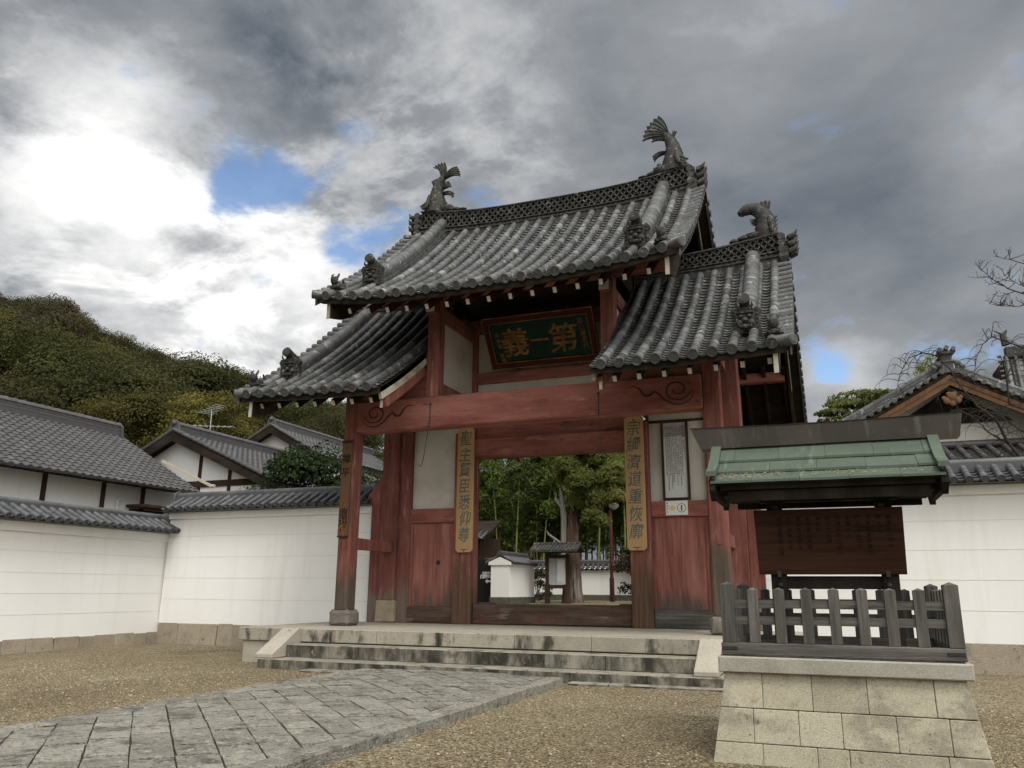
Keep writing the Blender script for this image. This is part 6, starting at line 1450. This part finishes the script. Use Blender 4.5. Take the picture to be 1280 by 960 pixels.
for i, (u, v, Y, H, W) in enumerate(((138, 481, 17, 0, 6.0), (206, 472, 18, 0, 6.6), (266, 479, 17.5, 0, 6.0), (312, 500, 21, 0, 4.4), (350, 516, 22, 0, 4.4))):
    p = at(u, v, Y); H = p.z-.2; labs = ['yellow-green tree nearest the long tiled roof', 'tall yellow-green tree in the middle of the golden row', 'yellow-green tree behind the television antenna', 'smaller yellow-green tree beside the gate roof tip', 'low olive tree under the left gate eave']
    broad_tree('golden_tree', labs[i], (p.x, p.y, p.z-H), H, W, 'leaf_yellow' if i < 4 else 'leaf_olive', 'golden trees behind the houses', 400+i, .15, 120, 26, 'trunkdark', .15, .8)
def conifer():
    p = at(105, 492, 30); rng = np.random.default_rng(7); H = 9; t = thing('conifer_tree', 'small dark conifer with drooping tiers above the long tiled roof', 'tree', (p.x, p.y, p.z-H)); C, N_ = [], []
    for k in range(16):
        q = k/15; z = H*(.2+.8*q); r = 2.4*(1-q)+.15
        for j in range(9):
            a = rng.uniform(0, 6.28); L = r*rng.uniform(.7, 1.1)
            for s in np.linspace(.1, 1, 22):
                for w in (-1, 1): C.append((math.cos(a)*L*s-math.sin(a)*w*.12*(1.2-s), math.sin(a)*L*s+math.cos(a)*w*.12*(1.2-s), z-.25*L*s*s)); N_.append((rng.normal()*.4, rng.normal()*.4, 1))
    me = leaf_mesh('crown', 'leaf_dark', C, N_, rng.uniform(.16, .34, len(C)), .4, 3); o = bpy.data.objects.new('crown', me); COL.objects.link(o); o.parent = t
    trunk_mb(p-Vector((0, 0, H+.3)), p, .16, .03).build('trunk', 'trunkdark', t)
conifer()
def shrub(label, base, H, W, lm, seed, leaf=.13, per=170, nl=13):
    t = broad_tree('shrub', label, base, H, W, lm, None, seed, leaf, per, nl, 'trunkdark', .02, .85); t['category'] = 'shrub'
p = at(395, 590, 6.5); shrub('glossy dark shrub rising over the left wall beside the gate post', (p.x+.3, 6.5, -.1), 5.3, 5.2, 'leaf_shrub', 51, .13, 150, 22)
p = at(345, 600, 5.6); shrub('low lighter green shrub just behind the left wall, under the white gabled house', (p.x, 5.6, -.1), 4.0, 2.3, 'leaf_dark', 52, .14, 120, 9)
p = at(781, 752, 16.0); shrub('dark clipped shrub by the right door post inside the gate', (p.x+.4, 16, .3), 2.2, 1.9, 'leaf_shrub', 53, .12, 120, 9)
p = at(672, 750, 17.0); shrub('round clipped bush between the short white wall and the notice case', (p.x, 17, .2), 1.4, 1.3, 'leaf_dark', 54, .10, 120, 8)
p = at(786, 690, 19.0); shrub('reddish shrub above the low wall at the right door post', (p.x+.2, 19.6, .3), 2.6, 1.6, 'leaf_red', 55, .13, 130, 9)
def cedar():
    Y = 15.0; b = at(716, 755, Y); t = thing('cedar_tree', 'old cedar with a split bleached trunk and bushy crown, framed by the gate', 'tree', (b.x, Y, .3)); rng = random.Random(4)
    mb = MB(); top = at(712, 628, Y); bz = .25
    for k in range(11):
        a = 2*math.pi*k/11; rx, ry = .27*math.cos(a), .24*math.sin(a); h = top.z-bz-rng.uniform(0, 1.2)
        fl = 1.35 if math.cos(a) > .5 else 1.1
        mb.tube([(b.x+rx*fl, Y+ry*fl, bz-.1), (b.x+rx, Y+ry, bz+.5), (b.x+rx*.85-.02, Y+ry*.85, bz+h*.55), (b.x+rx*.65-.05, Y+ry*.65, bz+h)], [.17, .13, .11, .05], 7)
    mb.tube([(b.x, Y, bz-.1), (b.x, Y, top.z-.5)], [.26, .15], 10); mb.build('trunk', 'barkred', t, True)
    mb = MB(); x = b.x-.26; mb.tube([(x, Y-.18, 1.2), (x-.03, Y-.2, 2.6), (x-.02, Y-.15, 3.6), (x-.12, Y-.1, 4.4), (x-.2, Y-.1, 4.9)], [.05, .11, .12, .09, .02], 7)
    mb.tube([(x-.05, Y-.15, 3.9), (x-.35, Y-.2, 4.35), (x-.3, Y-.2, 4.6)], [.07, .05, .01], 6); mb.tube([(x, Y-.2, 2.5), (x-.35, Y-.25, 2.75), (x-.62, Y-.3, 2.95), (x-.7, Y-.3, 3.1)], [.05, .06, .04, .01], 6); mb.tube([(x-.38, Y-.25, 2.75), (x-.42, Y-.3, 2.45)], [.05, .01], 5)
    mb.build('dead_limb', 'barkgrey', t, True)
    r = np.random.default_rng(12); lobes = []
    for (u, v, rr) in ((712, 586, .62), (740, 575, .7), (764, 600, .62), (730, 605, .7), (752, 625, .62), (770, 622, .45), (722, 628, .5), (745, 648, .5), (735, 560, .7), (705, 600, .45), (757, 655, .35), (760, 575, .6), (770, 590, .5)):
        q = at(u, v, Y-.3); lobes.append(((q.x-b.x, q.y-Y+r.uniform(-.5, .5), q.z-.3), rr, 1.0))
    lobes += [((.3, .5, 5.2), .9, 1), ((-.2, .3, 5.8), .9, 1), ((.5, -.1, 6.0), .9, 1), ((.1, .2, 6.8), .8, 1.2)]
    c, n, v = crown_points(r, lobes, 9000, .6); me = leaf_mesh('crown', 'leaf_cedar', c, n, r.uniform(.08, .19, len(c)), .22, 3, .1, v); o = bpy.data.objects.new('crown', me); COL.objects.link(o); o.parent = t
cedar()
def bamboo_grove():
    rng = np.random.default_rng(31); protos = []; LAB = 'tall green bamboo in the dense grove behind the low white wall'
    for k in range(4):
        H = (9.5, 8.6, 10.2, 9.0)[k]; t = thing('bamboo', LAB, 'bamboo', (0, 0, 0), 'bamboo of the grove behind the gate'); mb = MB(); path = []; bend = .5+.5*rng.random(); n = 22
        for i in range(n+1):
            q = i/n; path.append((bend*q**2.6*1.6, 0, H*q-.3*q**4))
        for i in range(n): a, b = Vector(path[i]), Vector(path[i+1]); r = .055*(1-.75*i/n); mb.tube([a, b-(b-a)*.06, b-(b-a)*.04, b], [r, r, r*1.12, r*1.05], 7, .3+.4*rng.random())
        mb.build('culm', 'culm', t)
        C, N_, V = [], [], []
        for i in range(26):
            q = (.36, .36, .40, .58)[k]; q = q+(1-q)*i/25; j = min(n-1, int(q*n)); p = np.array(path[j]); a = rng.uniform(0, 6.28); L = (1.55-.9*abs(q-.55)/.55)*rng.uniform(.6, 1.15); v = rng.uniform(.2, .8)
            for m_ in range(75):
                s = rng.random()**.7; sp = .42*s*L
                C.append(p+np.array([math.cos(a)*L*s, math.sin(a)*L*s, .35*L*s-.75*L*s*s])+rng.normal(size=3)*np.array([sp, sp, sp*.55])*.6); N_.append(rng.normal(size=3)*.5+np.array([math.cos(a)*.5, math.sin(a)*.5, .7])); V.append(v)
        me = leaf_mesh('foliage', 'leaf_bamboo', C, N_, rng.uniform(.2, .36, len(C)), .24, k, .35, V); o = bpy.data.objects.new('foliage', me); COL.objects.link(o); o.parent = t; protos.append(t)
    rg = random.Random(8); first = [True]*4; cnt = 0
    spots = [(rg.uniform(0, 1), rg.uniform(0, 1)) for _ in range(160)]
    for k, (a, b) in enumerate(spots):
        Y = 22.0+b*11; x0, x1 = -26-(Y-22)*.9, 1.2-(Y-22)*.3; x = x0+(x1-x0)*a; i = k % 4; c = protos[i] if first[i] else copy_tree(protos[i]); first[i] = False
        if k >= 132 and k % 4 == 3: Y = 21.2; x = at(618+(k-132)*8.5, 700, Y).x
        elif k >= 132: x, Y = -13.5+(k-132)*.45+rg.uniform(-.2, .2), 22.3+rg.uniform(0, 2.5)
        c.location = (x, Y, .3); c.rotation_euler = (rg.uniform(-.06, .06), rg.uniform(-.06, .06), rg.uniform(0, 6.28)); s = rg.uniform(.85, 1.1); c.scale = (s, s, s)
        if x < -15-(Y-22)*.4: s *= .8; c.scale = (s, s, s)
bamboo_grove()
def pine():
    Y = 40.0; t_ = at(1073, 492, Y); base = Vector((t_.x, Y, .3)); t = thing('pine_tree', 'cloud-shaped green pine between the gate roof and the hall', 'tree', base); r = np.random.default_rng(3); C, N_, V = [], [], []; rg = random.Random(2); br = []
    for (u, v, w, h) in ((1075, 496, 62, 10), (1098, 494, 40, 9), (1053, 506, 36, 10), (1068, 508, 50, 10), (1100, 505, 46, 10), (1040, 517, 34, 9), (1085, 519, 54, 10), (1055, 527, 56, 9), (1100, 528, 50, 9), (1075, 535, 70, 10), (1040, 534, 36, 8), (1110, 514, 26, 8), (1122, 540, 40, 10), (1060, 545, 60, 10)):
        c = at(u, v, Y+rg.uniform(-2, 2)); k = (c-CAM).length/FPX; rw, rh = w*k*.5, h*k*.6; m_ = 520; d = r.normal(size=(m_, 3)); d /= np.linalg.norm(d, axis=1, keepdims=True); d[:, 2] = abs(d[:, 2])*.9-.15
        lump = 1+.2*np.sin(d[:, 0]*9+u)*np.cos(d[:, 1]*8); P = np.array(c-base)+d*lump[:, None]*np.array([rw, rw*.8, rh]); C.append(P); N_.append(d+r.normal(size=(m_, 3))*.8+[0, 0, .3]); V.append(np.full(m_, r.uniform(.25, .8))); br.append((rg.uniform(.75, .98), c-Vector((0, 0, rh*.3))))
    C = np.concatenate(C); me = leaf_mesh('crown', 'leaf_pine', C, np.concatenate(N_), r.uniform(.25, .5, len(C)), .3, 5, .2, np.concatenate(V)); o = bpy.data.objects.new('crown', me); COL.objects.link(o); o.parent = t
    trunk_mb(base-Vector((0, 0, .4)), at(1068, 525, Y), .32, .12, br, 6).build('trunk', 'trunkdark', t)
pine()
def pine_sprig():
    Y = 24.0; b = at(1160, 470, Y); base = Vector((b.x+.2, Y, .3)); t = thing('pine_tree', 'thin pine tip showing above the left slope of the hall roof', 'tree', base); r = np.random.default_rng(9); C, N_ = [], []; mb = trunk_mb(base, at(1163, 447, Y), .12, .03, [(.93, at(1150, 463, Y)), (.9, at(1172, 462, Y)), (.96, at(1155, 455, Y))], 2); mb.build('trunk', 'trunkdark', t)
    for (u, v) in ((1163, 448), (1165, 453), (1151, 464), (1154, 459), (1149, 468), (1170, 460), (1160, 464), (1156, 470), (1167, 468)):
        c = np.array(at(u, v, Y)-base); d = r.normal(size=(60, 3)); d[:, 2] = abs(d[:, 2]); d /= np.linalg.norm(d, axis=1, keepdims=True); C += list(c+d*.22); N_ += list(np.cross(d, r.normal(size=(60, 3))))
    me = leaf_mesh('crown', 'leaf_pine', C, N_, r.uniform(.18, .3, len(C)), .14, 5, .1); o = bpy.data.objects.new('crown', me); COL.objects.link(o); o.parent = t
pine_sprig()
def twig_tree(name, label, Y, limbs, seed, droop, base, rad=.035, nt=9, tl=.9):
    t = thing(name, label, 'tree', base); rng = random.Random(seed); mb = MB(); tw = MB()
    for (pts, r0) in limbs:
        P = [at(u, v, Y+dy) for u, v, dy in pts]; n = len(P); Q = []
        for i in range(n-1):
            for q in (0, .34, .67): Q.append(P[i].lerp(P[i+1], q)+Vector((rng.uniform(-1, 1), rng.uniform(-1, 1), rng.uniform(-1, 1)))*.012)
        Q.append(P[-1]); k = len(Q); mb.tube(Q, [r0*(1-.8*i/k) for i in range(k)], 6)
        for i in range(1, k):
            for _ in range(nt):
                if rng.random() > .6: continue
                s = Q[i]; d = Vector((rng.uniform(-1, 1), rng.uniform(-.6, .6), rng.uniform(-.2, 1))).normalized(); L = tl*rng.uniform(.25, 1); path = [s]
                for j in range(6):
                    d = (d+Vector((rng.uniform(-.2, .2), rng.uniform(-.2, .2), -droop*(j+1)*.16+(.05 if droop == 0 else 0)))).normalized(); path.append(path[-1]+d*L/6)
                tw.tube(path, [.0075*(1-.75*j/6)+.0012 for j in range(7)], 4)
                if droop == 0 or rng.random() < .6:
                    for j in (2, 3, 4, 5):
                        if rng.random() < .7:
                            dd = (d+Vector((rng.uniform(-1, 1), rng.uniform(-.5, .5), rng.uniform(-.6 if droop else 0, .9)))).normalized(); q = path[j]; l2 = L*.22
                            tw.tube([q, q+dd*l2, q+dd*l2*1.7-Vector((0, 0, droop*l2*.6))], [.0045, .003, .001], 4)
                            if droop == 0: tw.ball(q+dd*l2*1.7, .010, (1, 1, 1), 4, 3)
    mb.build('branch', 'twig', t); tw.build('twig', 'twig', t)
    return t
WX = at(1330, 700, 4.6)
wt = twig_tree('weeping_cherry', 'bare weeping cherry arching over the right boundary wall', 4.6,
          [([(1335, 640, 0), (1290, 590, 0), (1262, 555, 0), (1245, 525, -.1), (1222, 508, -.2), (1200, 482, -.3)], .055),
           ([(1335, 600, .2), (1300, 520, .2), (1262, 505, .1), (1258, 470, 0), (1266, 455, 0), (1282, 440, 0)], .035),
           ([(1262, 555, 0), (1235, 540, .1), (1215, 520, .2), (1200, 513, .3), (1178, 523, .3), (1130, 526, .4)], .022),
           ([(1200, 482, -.3), (1188, 462, -.3), (1170, 445, -.3), (1155, 441, -.3), (1136, 447, -.3), (1125, 468, -.3), (1120, 490, -.3)], .020),
           ([(1320, 430, .3), (1280, 434, .3), (1255, 426, .3), (1240, 421, .3), (1228, 430, .3), (1220, 450, .3), (1218, 470, .3)], .022),
           ([(1320, 560, .4), (1280, 540, .3), (1250, 520, .2), (1230, 512, .1)], .03),
           ([(1300, 590, 0), (1270, 575, 0), (1240, 568, 0), (1215, 560, 0)], .02)], 5, .75, (WX.x, 4.6, 0), nt=3, tl=.9)
mb = MB(); q = at(1335, 640, 4.6); mb.tube([(q.x+.5, 4.6, -.1), (q.x+.35, 4.6, 1.2), (q.x+.1, 4.6, 2.4), q, at(1335, 600, 4.8), at(1320, 560, 5.0), at(1320, 430, 4.9)], [.17, .15, .12, .08, .06, .05, .03], 9); mb.build('trunk', 'trunkdark', wt)
BX = at(1330, 420, 1.2)
bt = twig_tree('bare_tree', 'leafless tree reaching budded twigs into the sky from the right edge', 1.2,
          [([(1330, 345, 0), (1290, 332, 0), (1262, 325, 0), (1242, 320, 0)], .014), ([(1330, 385, 0), (1285, 369, 0), (1260, 361, 0), (1245, 352, 0), (1233, 343, 0), (1224, 335, 0)], .016), ([(1330, 385, .1), (1290, 380, .1), (1268, 383, .1), (1250, 382, .1), (1237, 380, .1)], .011),
           ([(1310, 378, 0), (1285, 362, 0), (1268, 352, 0), (1256, 345, 0)], .010)], 15, 0, (BX.x+.3, 1.2, -.7), nt=2, tl=.42)
mb = MB(); a_, b_ = at(1330, 345, 1.2), at(1330, 385, 1.2); mb.tube([(b_.x+.6, 1.2, -.75), (b_.x+.45, 1.2, 2.5), (b_.x+.2, 1.2, 4.6), b_, a_, a_+Vector((.1, 0, 1))], [.12, .10, .07, .035, .025, .01], 9); mb.build('trunk', 'trunkdark', bt)
